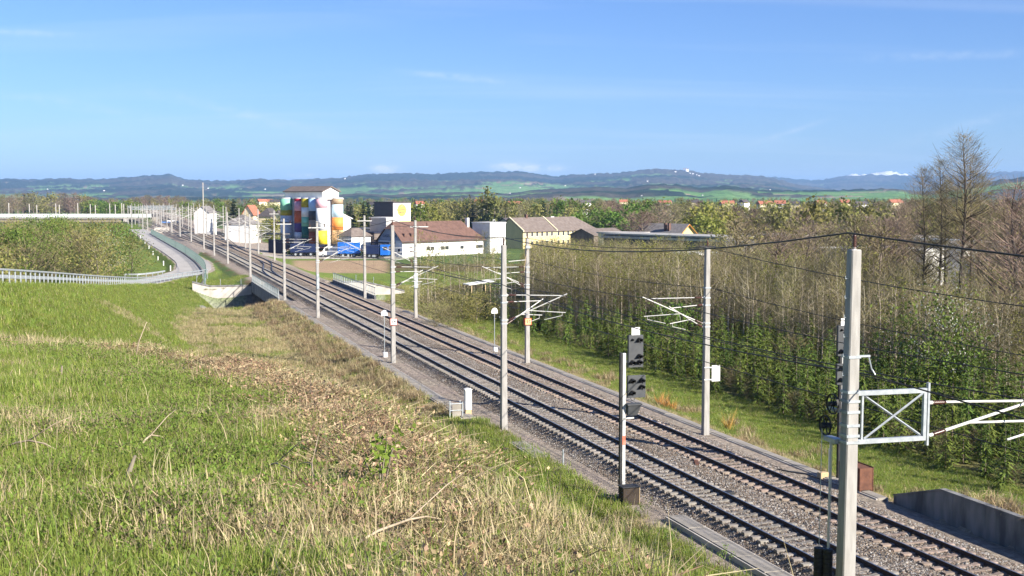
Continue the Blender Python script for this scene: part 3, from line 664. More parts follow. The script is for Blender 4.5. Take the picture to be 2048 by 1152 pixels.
wire('feeder_wire', FP, .85, .024, None, 'dark feeder wire sagging between the mast tops on the left', 'wire')
FP = [T(-6, 18.3, 8.1), NM.location + Vector((.6, 0, 7.9 - zN))] + [Vector(m_.location) + Vector((-.2, -.2, 8.2)) for m_ in masts_l[0:5]]
wire('feeder_wire', FP, .6, .021, None, 'lower dark wire running past the near mast from its hanger arm', 'wire')
FP = [T(5, 30.8, 9.6)] + [Vector(m_.location) + Vector((0, -.2, h)) for m_, h in zip(masts_r[:5], (10.3, 9.8, 9.9, 9.9, 9.5))]
wire('feeder_wire', FP, .7, .02, None, 'dark wire hung along the masts on the right of the tracks', 'wire')
FP = [T(5, 31.1, 8.0)] + [Vector(m_.location) + Vector((.3, 0, 8.05)) for m_ in masts_r[:5]]
wire('feeder_wire', FP, .6, .018, None, 'lower dark wire along the field side of the right hand masts', 'wire')

# ------------------------------------------------------------------ signals, cabinet, boards and boxes beside the line
def hood(mb, x, z, r, y=-.12, ln=.30):
    n = 9; a = []; b = []; c = []; d = []
    for k in range(n):
        q = math.radians(-25 + 230 * k / (n - 1)); cx, sz = math.cos(q), math.sin(q)
        a.append((x + r * cx, y, z + r * sz)); b.append((x + r * .92 * cx, y - ln * (.35 + .65 * math.sin(max(0, q)) if q > 0 else .35) , z + r * sz - .03)); 
    vs = a + b + [(p[0] * .94 + x * .06, p[1], p[2] * .94 + z * .06) for p in a] + [(p[0] * .94 + x * .06, p[1], p[2] * .94 + z * .06) for p in b]
    fs = []
    for k in range(n - 1):
        fs += [(k, k + 1, n + k + 1, n + k), (2 * n + k + 1, 2 * n + k, 3 * n + k, 3 * n + k + 1), (n + k, n + k + 1, 3 * n + k + 1, 3 * n + k)]
    mb.add(vs, fs)
def rail_signal(loc, label, H=6.35, plate=True, base=True, off=0.0):
    o = empty('railway_signal', loc, AA, label, 'signal', 'main line light signals')
    mb = MB().cbox(-.075, .075, -.06, .06, 0, H, .012); mb.build('post', MAT['greypost'], o)
    st = MB()
    for k in range(12): st.box(-.10, -.077, -.06, .06, .35 + k * .36, .53 + k * .36)
    st.build('ladder_edge', MAT['iron'], o); MB().box(-.19, -.102, -.08, .08, .2, H + .03).build('cable_duct', MAT['iron'], o)
    MB().box(-.077, .077, -.064, -.0605, 2.35, 2.75).build('post_band', MAT['dullred'], o)
    for z0, z1, x0, x1, L_ in ((H - .62, H + .78, .16, .86, ((.34, .58, .06), (.66, .55, .125), (.66, -.16, .125), (.34, -.42, .125), (.66, -.42, .125))),
                              (H - 1.95, H - .98, .14, .98, ((.34, -1.22, .125), (.78, -1.22, .125), (.78, -1.50, .125), (.34, -1.74, .125)))):
        x0 += off; x1 += off; L_ = [(q[0] + off, q[1], q[2]) for q in L_]
        p = MB().cbox(x0, x1, -.12, .02, z0, z1, .02).build('lamp_panel', MAT['sigpanel'], o)
        MB().box(*sorted((.04, x0 + .12)), .03, .09, z0 + .2, z0 + .28).build('panel_bracket', MAT['galv'], o)
        for (x, dz, r) in L_:
            z = H + dz
            b = MB(); hood(b, x, z, r, -.122, r * 2.5); b.build('lamp_hood', MAT['iron'], p)
            MB().lathe([(r * .8, 0), (r * .8, .012), (.001, .03)], 12).build('lamp_lens', MAT['lens'], p, loc=(x, -.121, z)).rotation_euler = (PI / 2, 0, 0)
    if plate:
        b = MB().box(.30 + off, .68 + off, -.13, -.105, H + .785, H + 1.12).build('name_plate', MAT['white'], o); text('S', .2, b, (.55 + off, -.133, H + .98), MAT['greyink'])
    c = MB(); c.rings([[(.10, -.30, H - 2.25), (.70, -.30, H - 2.25), (.70, .05, H - 2.25), (.10, .05, H - 2.25)], [(.16, -.14, H - 2.72), (.58, -.14, H - 2.72), (.58, .05, H - 2.72), (.16, .05, H - 2.72)]][::-1])
    c.box(.06, .73, -.34, .06, H - 2.249, H - 2.19); c.build('shunting_box', MAT['sigpanel'], o)
    MB().box(.0, .45, -.1, -.06, H - 2.86, H - 2.80).build('foot_step', MAT['alu'], o)
    MB().tube([(.25, -.1, H - 1.95), (.3, -.25, H - 2.05), (.42, -.2, H - 2.03), (.45, -.1, H - 1.95)], .012, 5).build('cable_loop', MAT['iron'], o)
    if base: MB().cbox(-.3, .55, -.3, .3, -.5, .12, .03).build('base_block', MAT['iron'], o)
    return o
p = WZ(1246, 1004, -.78); rail_signal((p.x, p.y, tz(p.x, p.y) - .02), 'grey light signal with black hoods and white S plate in front of the mast line')
p = WZ(1681, 958, -.6); rail_signal((p.x, p.y, tz(p.x, p.y)), 'light signal almost hidden behind the tensioning mast', 6.55, off=-.51)
p = WZ(1659, 944, -.6); o = MB().cbox(-.05, .05, -.05, .05, -.1, 1.35, .01).build('marker_post', MAT['white'], None); o.location = (p.x, p.y, tz(p.x, p.y)); tag(o, 'short white post left of the tensioning mast behind the right track', 'post')

p = WZ(1641, 958, -.62); o = empty('wooden_foot', (p.x, p.y, tz(p.x, p.y)), AA, 'pale timber block lying at the foot of the short white post', 'timber block'); MB().cbox(-.1, .35, -.15, .15, 0, .28, .02).build('block', MAT['wood'], o)
p = WZ(1275, 1020, -.8); o = empty('cable_box', (p.x - .1, p.y, tz(p.x, p.y)), AA, 'dark cable box with ochre side plate standing beside the foot of the S plate signal', 'cable box')
MB().cbox(-.55, .18, 0, .5, 0, .72, .015).build('body', M('dark_brown_box', (.03, .022, .016), (.05, .036, .026), 3, .8), o); MB().box(.183, .2, -.02, .52, 0, .75).build('side_plate', MAT['wood'], o); MB().cbox(-.6, .24, -.05, .55, .755, .79, .01).build('lid', MAT['iron'], o)
p = WZ(936, 829, -.6); o = empty('signal_cabinet', (p.x, p.y, tz(p.x, p.y)), AA, 'slim white cabinet standing by the trough end beside the railing', 'cabinet')
MB().cbox(-.19, .19, -.15, .15, 0, .3, .01).build('foot', MAT['wood'], o); MB().cbox(-.2, .2, -.16, .16, .303, 1.5, .02).build('housing', MAT['white'], o); MB().box(-.17, .17, -.172, -.1625, .36, 1.42).build('door', MAT['white'], o)
lid = MB(); lid.prism([(-.23, 1.503), (.23, 1.503), (.23, 1.53), (0, 1.6), (-.23, 1.53)], -.19, .19); lid.build('lid', MAT['white'], o)
p = WZ(909, 833, -.6); o = empty('trough_railing', (p.x, p.y, tz(p.x, p.y)), AA, 'small galvanised railing round the end of the cable trough by the cabinet', 'railing')
for x, y in ((-.36, -.3), (-.22, .25), (.42, -.3), (.42, .3)): MB().box(x - .03, x + .03, y - .03, y + .03, -.2, .95).build('post', MAT['galv'], o)
for z in (.45, .85): MB().tube([(-.36, -.3, z), (.42, -.3, z)], .025).tube([(.42, -.3, z), (.42, .3, z)], .025).tube([(-.36, -.3, z), (-.22, .25, z)], .025).build('handrail', MAT['galv'], tag(o))
MB().box(-.2, .38, -.27, -.255, .02, .8).build('grating', MAT['concrete2'], o)
def dome_sign(u, v, z, H, label):
    p = WZ(u, v, z); o = empty('speed_board', (p.x, p.y, tz(p.x, p.y) if z < -.6 else z), AA, label, 'sign', 'white round topped boards')
    MB().tube([(0, 0, -.2), (0, 0, H)], .035, 6).build('post', MAT['galv'], o); mb = MB(); poly = [(-.27, H - .40), (.27, H - .40), (.27, H - .22)] + [(.27 * math.cos(a), H - .22 + .30 * math.sin(a)) for a in np.linspace(.2, PI - .2, 9)] + [(-.27, H - .22)]
    mb.prism(poly, -.045, -.036); mb.build('board', MAT['white'], o); MB().cbox(-.1, .24, -.15, .15, -.1, .3, .02).build('foot', MAT['white'], o)
dome_sign(769, 712, -.5, 3.7, 'white round topped board on a thin pole left of the tracks beside the 14 mast'); dome_sign(989, 702, -.55, 3.6, 'white round topped board on a thin pole at the right verge')
p = WZ(1728, 984, -.6); o = empty('rusty_steel_box', (p.x, p.y, tz(p.x, p.y) - .02), AA, 'dark rusty steel box on short legs beside the right track', 'steel box')
MB().box(-.36, .30, -.2, 1.5, .22, 1.2).build('body', MAT['rust'], o); MB().box(.303, .33, -.22, 1.52, .15, 1.24).build('side_plate', MAT['rust'], o)
for x, y in ((-.3, -.15), (.27, -.15), (-.3, 1.4), (.27, 1.4)): MB().box(x - .03, x + .03, y - .03, y + .03, -.2, .22).build('leg', MAT['rust'], o)
p = WZ(1430, 925, -.2); o = tag(MB().cbox(-.5, .5, -.1, .1, 0, .06, .01).build('rusty_plate', MAT['rust'], None, False, (25.7 * CA - 49 * SA, 0, 0)), 'flat rusty plate lying on the ballast between the two tracks', 'metal plate'); q = WZ(1393, 926, -.2); o.location = (q.x, q.y, -.2); o.rotation_euler = (0, 0, AA + 1.2)
p = WZ(1455, 990, -.2); o = MB().cbox(-.25, .25, -.22, .22, 0, .16, .02).build('track_magnet', MAT['iron'], None); o.location = (p.x, p.y, -.21); o.rotation_euler = (0, 0, AA); tag(o, 'black box fixed beside the near track right hand rail', 'track box')
p = WZ(1126, 942, -.9); o = MB().tube([(0, 0, -.2), (0, 0, .75)], .045, 7).build('marker_post', MAT['galv'], None); o.location = (p.x, p.y, tz(p.x, p.y)); tag(o, 'thin grey marker post in the grass left of the near track', 'post')
cab = [WZ(u, v, -.18) for u, v in ((1555, 938), (1580, 944), (1610, 948), (1640, 958), (1660, 968))]; tag(MB().tube(cab, .03, 6).build('ground_cable', MAT['iron'], None), 'black cable lying across the right ballast shoulder', 'cable')

# ------------------------------------------------------------------ road guard rails, fence, markers
def along(P, step):
    P = [Vector(p) for p in P]; out = []; acc = 0.0; nxt = 0.0
    for a, b in zip(P[:-1], P[1:]):
        L_ = (b - a).length
        while nxt <= acc + L_: out.append((a.lerp(b, (nxt - acc) / L_), (b - a).normalized())); nxt += step
        acc += L_
    return out
def smooth(P, n=6, it=3):
    q = []
    for a, b in zip(P[:-1], P[1:]): q += [tuple(a[j] + (b[j] - a[j]) * k / n for j in range(3)) for k in range(n)]
    q.append(tuple(P[-1])); q = np.array(q)
    for _ in range(it): q[1:-1] = .25 * q[:-2] + .5 * q[1:-1] + .25 * q[2:]
    return [tuple(r) for r in q]
def off_path(P, d):
    a = np.array(P); g = np.gradient(a[:, :2], axis=0); g /= np.linalg.norm(g, axis=1)[:, None]
    b = a.copy(); b[:, 0] += g[:, 1] * d; b[:, 1] -= g[:, 0] * d; return [tuple(r) for r in b]
def ribbon(mb, P, off, zs, th):                            # a plank or beam following a path
    L_ = [off_path(P, off), off_path(P, off + th)]
    rr = []
    for a, b in zip(*L_): rr.append([(a[0], a[1], a[2] + zs[0]), (b[0], b[1], b[2] + zs[0]), (b[0], b[1], b[2] + zs[1]), (a[0], a[1], a[2] + zs[1])])
    mb.rings(rr); return mb
def guardrail(P, label, step=2.0, hand=True):
    P = smooth(P, 8, 4); o = empty('guard_rail', P[0], 0, label, 'guard rail'); b = Vector(P[0]); Q = [tuple(Vector(p) - b) for p in P]
    mb = MB(); ribbon(mb, Q, -.06, (.46, .54), .05); mb.build('crash_beam', MAT['galv'], o); mb = MB(); ribbon(mb, Q, -.10, (.55, .70), .04); mb.build('crash_beam', MAT['galv'], o)
    if hand: mb = MB(); ribbon(mb, Q, -.03, (.98, 1.10), .12); mb.build('handrail', MAT['galv'], o)
    pm = MB().box(-.05, .05, -.04, .04, -.5, 1.08 if hand else .68).mesh('post', MAT['galv'])
    for p, d in along(Q, step): link('post', pm, o, p, math.atan2(d.y, d.x))
    return o
guardrail([(x, y, z) for x, y, z in GP], 'long galvanised guard rail with handrail running down the green embankment')
IG = [tuple(WZ(u, v, -.5)) for u, v in ((250, 556), (280, 556), (310, 552.5), (331, 549))]
guardrail(IG, 'short galvanised guard rail on the inner side of the road bend', 2.0, False)
FN = [tuple(WZ(u, v, -.55)) for u, v in ((408, 562), (413, 552), (408, 540), (396, 526), (370, 507), (335, 487), (302, 468))]
fo = empty('mesh_fence', FN[0], 0, 'dark green mesh fence curving along the railway side of the road', 'fence'); P = smooth(FN, 6, 2); P = [(a, b, tz(a, b)) for a, b, c in P]; Q = [tuple(Vector(p) - Vector(FN[0])) for p in P]
for k, (p, d) in enumerate(along(Q, 2.5)):
    MB().box(-.04, .04, -.04, .04, -.3, 1.9).build('post', MAT['fence'], fo, loc=p, rz=math.atan2(d.y, d.x))
    pl = MB()
    for j in range(12): pl.box(.06 + j * .2, .078 + j * .2, -.009, .009, .15, 1.8)
    for z in (.15, .7, 1.25, 1.8): pl.box(.05, 2.45, -.02, .02, z, z + .03)
    e = tag(pl.build('mesh_panel', MAT['fence'], fo, loc=p, rz=math.atan2(d.y, d.x)), kind='stuff')
kerb = MB(); ribbon(kerb, Q, -.55, (-.1, .35), .25); kerb.build('kerb', MAT['concrete2'], fo)
for k, (u, v) in enumerate(((341, 538), (327, 522), (316, 512.5), (306, 503), (298, 494), (290, 486), (281, 477), (272, 470))):
    p = WZ(u, v, -.5); o = MB().cbox(-.09, .09, -.06, .06, -.2, .95, .01).build('road_marker_post', MAT['white'], None); o.location = (p.x, p.y, tz(p.x, p.y)); tag(o, ORD[k] + ' white marker post along the left road edge, counted from the bend', 'marker post', 'white road marker posts')

# ------------------------------------------------------------------ railway bridge over the underpass
t0, t1, _, _ = CUT
br = empty('railway_bridge', T(t0, 25.6, -.6), AA, 'low railway bridge with grey railings over the underpass', 'bridge'); LB = t1 - t0
MB().box(-6.1, 6.1, -.5, LB + .2, -1.05, -.25).build('deck', MAT['concrete2'], br)
for s in (-1, 1):
    MB().box(s * 6.1 - .02 if s > 0 else -6.32, 6.32 if s > 0 else -6.12 + .04, -.5, LB + .2, -1.35, .25).build('edge_beam', MAT['wall_shade_tone'], br)
    rl = MB().box(s * 6.2 - .04, s * 6.2 + .04, -.5, LB + .2, 1.28, 1.36)
    rl.box(s * 6.2 - .03, s * 6.2 + .03, -.5, LB + .2, .5, .55); rl.build('handrail', MAT['greensteel'], br)
    pm = MB().box(-.04, .04, -.04, .04, .2, 1.28).mesh('railing_post', MAT['galv']); bm_ = MB()
    for k in range(18): link('railing_post', pm, br, (s * 6.2, -.3 + k * 1.9, 0))
    for k in range(110): bm_.box(s * 6.2 - .006, s * 6.2 + .006, -.3 + k * .3, -.285 + k * .3, .3, 1.28)
    tag(bm_.build('railing_bars', MAT['greensteel'], br), kind='stuff')
MB().box(-6.3, 6.3, -1.0, -.35, -4.6, -1.06).build('abutment', MAT['wall_shade_tone'], br); MB().box(-6.3, 6.3, LB + .05, LB + .5, -4.6, -1.06).build('abutment', MAT['pale_wall'], br)
for k in range(4): MB().lathe([(.28, -4.6), (.28, -1.06)], 12).build('column', MAT['concrete2'], br, loc=(-4.5 + 3 * k, LB * .5, 0))
def poly_wall(P, zt, zb, th, name, label, posts=True, mat=None, cope=True):
    o = empty(name, (P[0][0], P[0][1], 0), 0, label, 'wall'); b = Vector((P[0][0], P[0][1], 0))
    for (a, c, za, zc) in zip(P[:-1], P[1:], zt[:-1], zt[1:]):
        a = Vector((a[0], a[1], 0)) - b; c = Vector((c[0], c[1], 0)) - b; d = (c - a).normalized(); n_ = Vector((-d.y, d.x, 0)) * th; e = d * .004
        mb = MB(); mb.rings([[a + e + Vector((0, 0, zb)), a + e + Vector((0, 0, za)), a + e + n_ + Vector((0, 0, za)), a + e + n_ + Vector((0, 0, zb))], [c - e + Vector((0, 0, zb)), c - e + Vector((0, 0, zc)), c - e + n_ + Vector((0, 0, zc)), c - e + n_ + Vector((0, 0, zb))]]); mb.build('panel', mat or MAT['pale_wall'], o)
        if cope:
            mb = MB(); m_ = n_ * 1.2; f_ = n_ * -.2; mb.rings([[a + f_ + Vector((0, 0, za + .004)), a + f_ + Vector((0, 0, za + .2)), a + m_ + Vector((0, 0, za + .2)), a + m_ + Vector((0, 0, za + .004))], [c + f_ + Vector((0, 0, zc + .004)), c + f_ + Vector((0, 0, zc + .2)), c + m_ + Vector((0, 0, zc + .2)), c + m_ + Vector((0, 0, zc + .004))]]); mb.build('coping', MAT['wall_shade_tone'], o)
        if posts:
            for k in range(max(2, int((c - a).length / 2.6))):
                q = (k + .5) / max(2, int((c - a).length / 2.6)); p = a.lerp(c, q) + n_ * .5; MB().tube([(p.x, p.y, za + (zc - za) * q + .1), (p.x, p.y, za + (zc - za) * q + 1.15)], .04, 5).build('railing_post', MAT['galv'], o)
    return o
PW = [T(t1 - .2, 10.6), T(t1 - .2, 13.2), T(t1 - .2, 19.3)]
poly_wall([(p.x, p.y) for p in PW], (-.35, -1.05, -1.05), -5.2, .5, 'wing_wall', 'sunlit pale concrete wall of the underpass left of the bridge')
PW = [T(t1 - .2, 31.9), T(t1 - .2, 36.5), T(t1 - .2, 43)]
poly_wall([(p.x, p.y) for p in PW], (-.8, -.8, -2.4), -5.2, .5, 'wing_wall', 'sunlit pale concrete wall of the underpass right of the bridge')
PW = [T(t0 + .0, 12), T(t0 + .0, 19.3)]
poly_wall([(p.x, p.y) for p in PW], (-2.6, -2.6), -5.2, -.4, 'wing_wall', 'near side concrete wall of the underpass hidden by the grass', False, None, False)
PW = [T(t0 + .0, 31.9), T(t0 + .0, 42)]
poly_wall([(p.x, p.y) for p in PW], (-2.6, -2.8), -5.2, -.4, 'wing_wall', 'near side underpass wall behind the verge on the right', False, None, False)
p = WZ(325, 462, -.6); o = empty('low_wall', (p.x, p.y, tz(p.x, p.y)), AA * .2, 'small beige concrete wall at the far end of the mesh fence', 'wall'); MB().box(-3, 2.5, -.3, .3, -.4, 2.0).build('panel', MAT['pale_wall'], o)

# ------------------------------------------------------------------ buildings
PHI = math.radians(42)            # the mill and halls stand turned this far to the view
C_ = dict(cream=flat('cream_render', (.72, .62, .40)), yellow=flat('yellow_render', (.68, .55, .27)), paleyellow=flat('pale_yellow_render', (.70, .56, .26)), white=MAT['white_wall'], brownroof=M('brown_tile_roof', (.105, .06, .047), (.16, .092, .072), 1.5, .85),
          greyroof=M('grey_slate_roof', (.17, .155, .15), (.25, .23, .215), 1.5, .85), darkroof=M('dark_roof', (.07, .06, .06), (.10, .09, .09), 2, .8), taupe=M('taupe_roof', (.145, .115, .098), (.20, .165, .145), 1.2, .85), anth=flat('anthracite_sheet', (.10, .10, .105)),
          bluegrey=flat('blue_grey_sheet', (.30, .32, .37)), grey=flat('grey_sheet', (.42, .41, .39)), navy=flat('navy_sheet', (.022, .026, .05)), glass=M('window_glass', (.03, .035, .04), (.06, .065, .07), 2, .15, spec=.6), redroof=M('red_tile_roof', (.30, .11, .07), (.40, .16, .10), 2, .85), asphaltroof=M('flat_roof_gravel', (.30, .29, .27), (.42, .41, .38), 1, .9))
def poly(mb, pts, th=None): mb.add(pts, [tuple(range(len(pts)))])
def corner(u, y, z=-1.5): p = WY(u, 400, y); return Vector((p.x, y, z))
# local frame of every building: x runs along the lit right hand face going back, y along the shaded front going to the left
def house(name, label, cat, u, y, L_, W_, ze, zr, wall, roof, z0=None, phi=PHI, hip=(0, 0), gable_front=True, eave=.4, group=None, wins=(), wsize=(1.0, 1.2), chim=(), gutter=None, th=.18):
    """near corner at pixel u, depth y. Lit face runs back (local +x, length L_), front runs to the left (local +y, width W_). Ridge along x when gable_front."""
    p = corner(u, y); z0 = min(tz(p.x, p.y), tz(p.x + 6, p.y + 6)) - .2 if z0 is None else z0
    o = empty(name, (p.x, p.y, z0), PI / 2 - phi, label, cat, group); he = ze - z0; hr = zr - z0
    mb = MB()
    if gable_front:
        A = [(0, 0), (0, W_), (L_, W_), (L_, 0)]
        for i in range(4): a, b = A[i], A[(i + 1) % 4]; mb.add([(a[0], a[1], 0), (a[0], a[1], he), (b[0], b[1], he), (b[0], b[1], 0)], [(0, 1, 2, 3)])
        if zr > ze:
            for x, hp in ((0, hip[0]), (L_, hip[1])):
                if hp == 0: mb.add([(x, 0, he), (x, W_, he), (x, W_ / 2, hr)], [(0, 1, 2) if x else (0, 2, 1)])
                elif hp < 1: mb.add([(x, 0, he), (x, W_, he), (x, W_ / 2 + W_ / 2 * hp, hr - (hr - he) * hp), (x, W_ / 2 - W_ / 2 * hp, hr - (hr - he) * hp)], [(0, 1, 2, 3) if x else (0, 3, 2, 1)])
    mb.build('wall', wall, o)
    if zr > ze and gable_front:
        e = eave; sl = (hr - he) / (W_ / 2); r0 = hip[0] * W_ / 2 * (.9 if hip[0] >= 1 else .5); r1 = L_ - hip[1] * W_ / 2 * (.9 if hip[1] >= 1 else .5); ze_ = he - e * sl
        def ends(x, hp, sgn): 
            return x - sgn * e
        a0, a1 = -e, L_ + e; t_ = th
        def hx(h0, x_end, x_r): return x_end
        for sgn in (0, 1):
            yb = -e if sgn == 0 else W_ + e; ym = W_ / 2
            pts = [(a0, yb, ze_ + .02), (a1, yb, ze_ + .02)]
            if 0 < hip[1] < 1: pts += [(a1, ym + (yb - ym) * hip[1], hr - (hr - ze_) * hip[1] + .02)]
            pts += [(r1 if hip[1] else a1, ym, hr + .02), (r0 if hip[0] else a0, ym, hr + .02)]
            if 0 < hip[0] < 1: pts += [(a0, ym + (yb - ym) * hip[0], hr - (hr - ze_) * hip[0] + .02)]
            lo_ = [(x, yy, z - t_) for x, yy, z in pts]; n = len(pts); r = MB(); order = tuple(range(n)) if sgn == 0 else tuple(reversed(range(n)))
            r.add([(x, yy, z + t_) for x, yy, z in pts] + [(x, yy, z + .01) for x, yy, z in pts], [order, tuple(n + k for k in reversed(order))] + [(k, k + n, (k + 1) % n + n, (k + 1) % n) if sgn == 0 else (k, (k + 1) % n, (k + 1) % n + n, k + n) for k in range(n)]); r.build('roof', roof, o)
        for x, hp, xr in ((a0, hip[0], r0), (a1, hip[1], r1)):
            if hp:
                q = hp; pts = [(x, W_ / 2 - (W_ / 2 + e) * q, hr - (hr - ze_) * q + t_ + .02), (x, W_ / 2 + (W_ / 2 + e) * q, hr - (hr - ze_) * q + t_ + .02), (xr, W_ / 2, hr + t_ + .02)]
                MB().add(pts, [(0, 2, 1) if x < L_ / 2 else (0, 1, 2)]).build('roof', roof, o)
    else:
        MB().box(-.15, L_ + .15, -.15, W_ + .15, he + .01, he + .3).build('roof', roof, o)
    if gutter: MB().box(-eave, L_ + eave, -eave - .1, -eave, he - .25, he - .1).build('gutter', gutter, o)
    for (face, a, z) in wins:
        f = MB(); g = MB(); w, h = wsize
        if face == 'R': f.box(a - w / 2 - .08, a + w / 2 + .08, -.05, .02, z - h / 2 - .08, z + h / 2 + .08); g.box(a - w / 2, a + w / 2, -.07, -.052, z - h / 2, z + h / 2)
        else: f.box(-.05, .02, a - w / 2 - .08, a + w / 2 + .08, z - h / 2 - .08, z + h / 2 + .08); g.box(-.07, -.052, a - w / 2, a + w / 2, z - h / 2, z + h / 2)
        fo = f.build('window', MAT['white'], o); g.build('pane', C_['glass'], fo)
    for (x, yy, hh) in chim: MB().cbox(x - .35, x + .35, yy - .3, yy + .3, hr - 2, hr + hh, .03).build('chimney', C_['brownroof'], o)
    return o
# colourful silo tower of the mill
pS = corner(645, 301); pS.z = -1.7
mill = empty('mill_silo', pS, PI / 2 - PHI, 'white mill tower with grey gabled roof and round silos in coloured bands', 'silo')
zz = lambda v: CH - (v - 393) * .12 - pS.z
MB().box(.2, 5.0, .3, 14.4, 0, zz(398)).build('tower_wall', flat('pale_grey_render', (.60, .60, .60)), mill)
hh = MB(); hh.box(-.2, 4.9, -.2, 14.2, zz(397.5), zz(383)); hh.add([(-.2, -.2, zz(383)), (4.9, -.2, zz(383)), (2.35, -.2, zz(374))], [(0, 1, 2)]); hh.add([(-.2, 14.2, zz(383)), (4.9, 14.2, zz(383)), (2.35, 14.2, zz(374))], [(1, 0, 2)]); hh.build('head_house', C_['white'], mill)
for sg in (0, 1):
    x_e = -.55 if sg == 0 else 5.25; r = MB(); r.rings([[(x_e, yy, zz(384.2)), (2.35, yy, zz(373.8)), (2.35, yy, zz(372)), (x_e, yy, zz(382.4))] if sg else [(x_e, yy, zz(382.4)), (2.35, yy, zz(372)), (2.35, yy, zz(373.8)), (x_e, yy, zz(384.2))] for yy in (-.7, 14.7)]); r.build('roof', C_['taupe'], mill)
MB().box(-.5, 6.2, -.5, 1.8, zz(398.6), zz(397.2)).build('ledge', C_['white'], mill)
an = MB(); an.rings([[(5.0, yy, 0), (9.2, yy, 0), (9.2, yy, zz(438)), (5.0, yy, zz(424))][::-1] for yy in (.4, 6)]); an.build('annex_wall', C_['white'], mill); an = MB(); an.rings([[(5.0, yy, zz(424) + .02), (9.6, yy, zz(439.5) + .02), (9.6, yy, zz(438)), (5.0, yy, zz(422.5))][::-1] for yy in (.1, 6.3)]); an.build('annex_roof', C_['white'], mill)
col = lambda r, g, b: flat('silo_colour', (r, g, b), .6)
BRED = col(.42, .02, .05); PINK = col(.62, .32, .40); PALEP = col(.78, .45, .50); OR = col(.52, .10, .03); PUR = col(.10, .05, .17); LG = col(.62, .62, .66); OLV = col(.40, .33, .03); WH = col(.76, .76, .74); GRN = col(.22, .52, .36); DGR = col(.02, .12, .10); LBL = col(.36, .54, .78); BLK = col(.055, .055, .065); TAN = col(.32, .24, .17); BRD = col(.30, .07, .03); YEL = col(.78, .62, .04); BRN = col(.36, .27, .17); SKYB = col(.56, .76, .86); ORG = col(.80, .28, .06); PEA = col(.80, .50, .25); NAV = col(.018, .022, .055)
def silo(x, y, r, bands_, what):
    # the topmost band carries the silo, the lower bands are pieces of it
    first = None
    for (v0, v1, m) in bands_:
        b = MB().lathe([(r, zz(v1) + .004), (r, zz(v0))], 20); b.f = b.f
        o = b.build('silo' if first is None else 'colour_band', m, mill if first is None else first, False); 
        for p in o.data.polygons: p.use_smooth = len(p.vertices) == 4
        if first is None: o.location = (x, y, 0); o['label'] = what; first = o
    MB().lathe([(r + .06, zz(bands_[0][0]) + .01), (r + .06, zz(bands_[0][0]) + .18)], 20).build('rim', WH, first)
r_ = 1.36
silo(-.9, -.7, r_, [(397, 416, PALEP), (416, 461, WH), (461, 488, YEL), (488, 512, NAV)], 'pink, white and yellow silo')
silo(-.9, 2.05, r_, [(397, 422, LBL), (422, 440, BLK), (440, 463, TAN), (463, 487, BRD), (487, 512, NAV)], 'light blue, black, tan and rust silo')
silo(-.9, 4.8, r_, [(397, 415, OLV), (415, 434, WH), (434, 453, GRN), (453, 476, DGR), (476, 512, NAV)], 'olive, white and green silo')
silo(-.9, 7.55, r_, [(397, 403, BRED), (403, 422, PINK), (422, 447, OR), (447, 465, PUR), (465, 478, LG), (478, 512, PINK)], 'crimson, pink, orange and purple silo')
silo(-.9, 12.9, r_ + .1, [(397, 421, GRN), (421, 432, OLV), (432, 512, LG)], 'green and olive silo')
silo(4.0, -.75, r_, [(397, 409, BRN), (409, 435, SKYB), (435, 461, ORG), (461, 488, PEA), (488, 512, NAV)], 'brown, pale blue and orange silo')
MB().box(-4.5, -2.6, 5.5, 15.5, 0, zz(481)).build('loading_shed', C_['navy'], mill); MB().box(-5.2, -2.5, 9, 16, zz(470), zz(467.5)).build('canopy', C_['anth'], mill)
MB().box(-2.4, -2.2, 8.8, 15.8, zz(447), zz(445)).build('string_course', C_['anth'], mill)
# dark grey and white tower with the mill's round yellow sign
tw = house('sign_tower', 'dark grey and white box tower with the round yellow mill sign', 'building', 786, 312, 5.9, 7.0, CH - 13 * .1248, 0, C_['anth'], C_['darkroof'])
pz = lambda v, d: CH - (v - 393) * d / 2500 - tw.location.z
MB().box(-.02, 5.92, -.06, -.001, pz(441, 312), pz(406.5, 312)).build('white_cladding', C_['white'], tw); MB().box(.0, 5.9, -.1, -.062, pz(447, 312), pz(441.6, 312)).build('base_cladding', C_['paleyellow'], tw)
for k in range(5): MB().box(-.05, -.001, .1, 6.9, pz(438 - k * 6.5, 312), pz(438.7 - k * 6.5, 312) + .22).build('sheet_seam', C_['anth'], tw)
disc = MB().lathe([(1.55, 0), (1.55, .02)], 28).build('round_sign', flat('pale_sign_yellow', (.72, .44, .10)), tw, loc=(2.9, -.063, pz(420.5, 312))); disc.rotation_euler = (PI / 2, 0, 0)
text('Rosenfellner', .78, tw, (2.9, -.095, pz(419.5, 312)), C_['taupe'], 'sign_lettering'); text('Mühle', .72, tw, (2.9, -.095, pz(425, 312)), C_['taupe'], 'sign_lettering')
lf = MB(); lf.add([(2.4, -.09, pz(414.5, 312)), (3.0, -.09, pz(413.5, 312)), (3.7, -.09, pz(409.5, 312)), (3.0, -.09, pz(410.5, 312))], [(0, 1, 2, 3)]); lf.build('ear_emblem', flat('wheat_yellow', (.75, .58, .2)), tw)
MB().tube([(6.3, .5, 0), (6.3, .5, pz(405, 312))], .1, 8).build('pipe', MAT['white'], tw)
house('grey_annex', 'grey and white annex with flat white roof below the sign tower', 'building', 772, 300, 4.4, 5.9, CH - 44 * .12, 0, C_['grey'], C_['white'])
house('blue_grey_hall', 'low blue grey hall between the colourful silos and the sign tower', 'building', 752, 335, 14, 13.5, CH - 67 * .134 + .0, 0, C_['bluegrey'], C_['anth'], phi=math.radians(30))
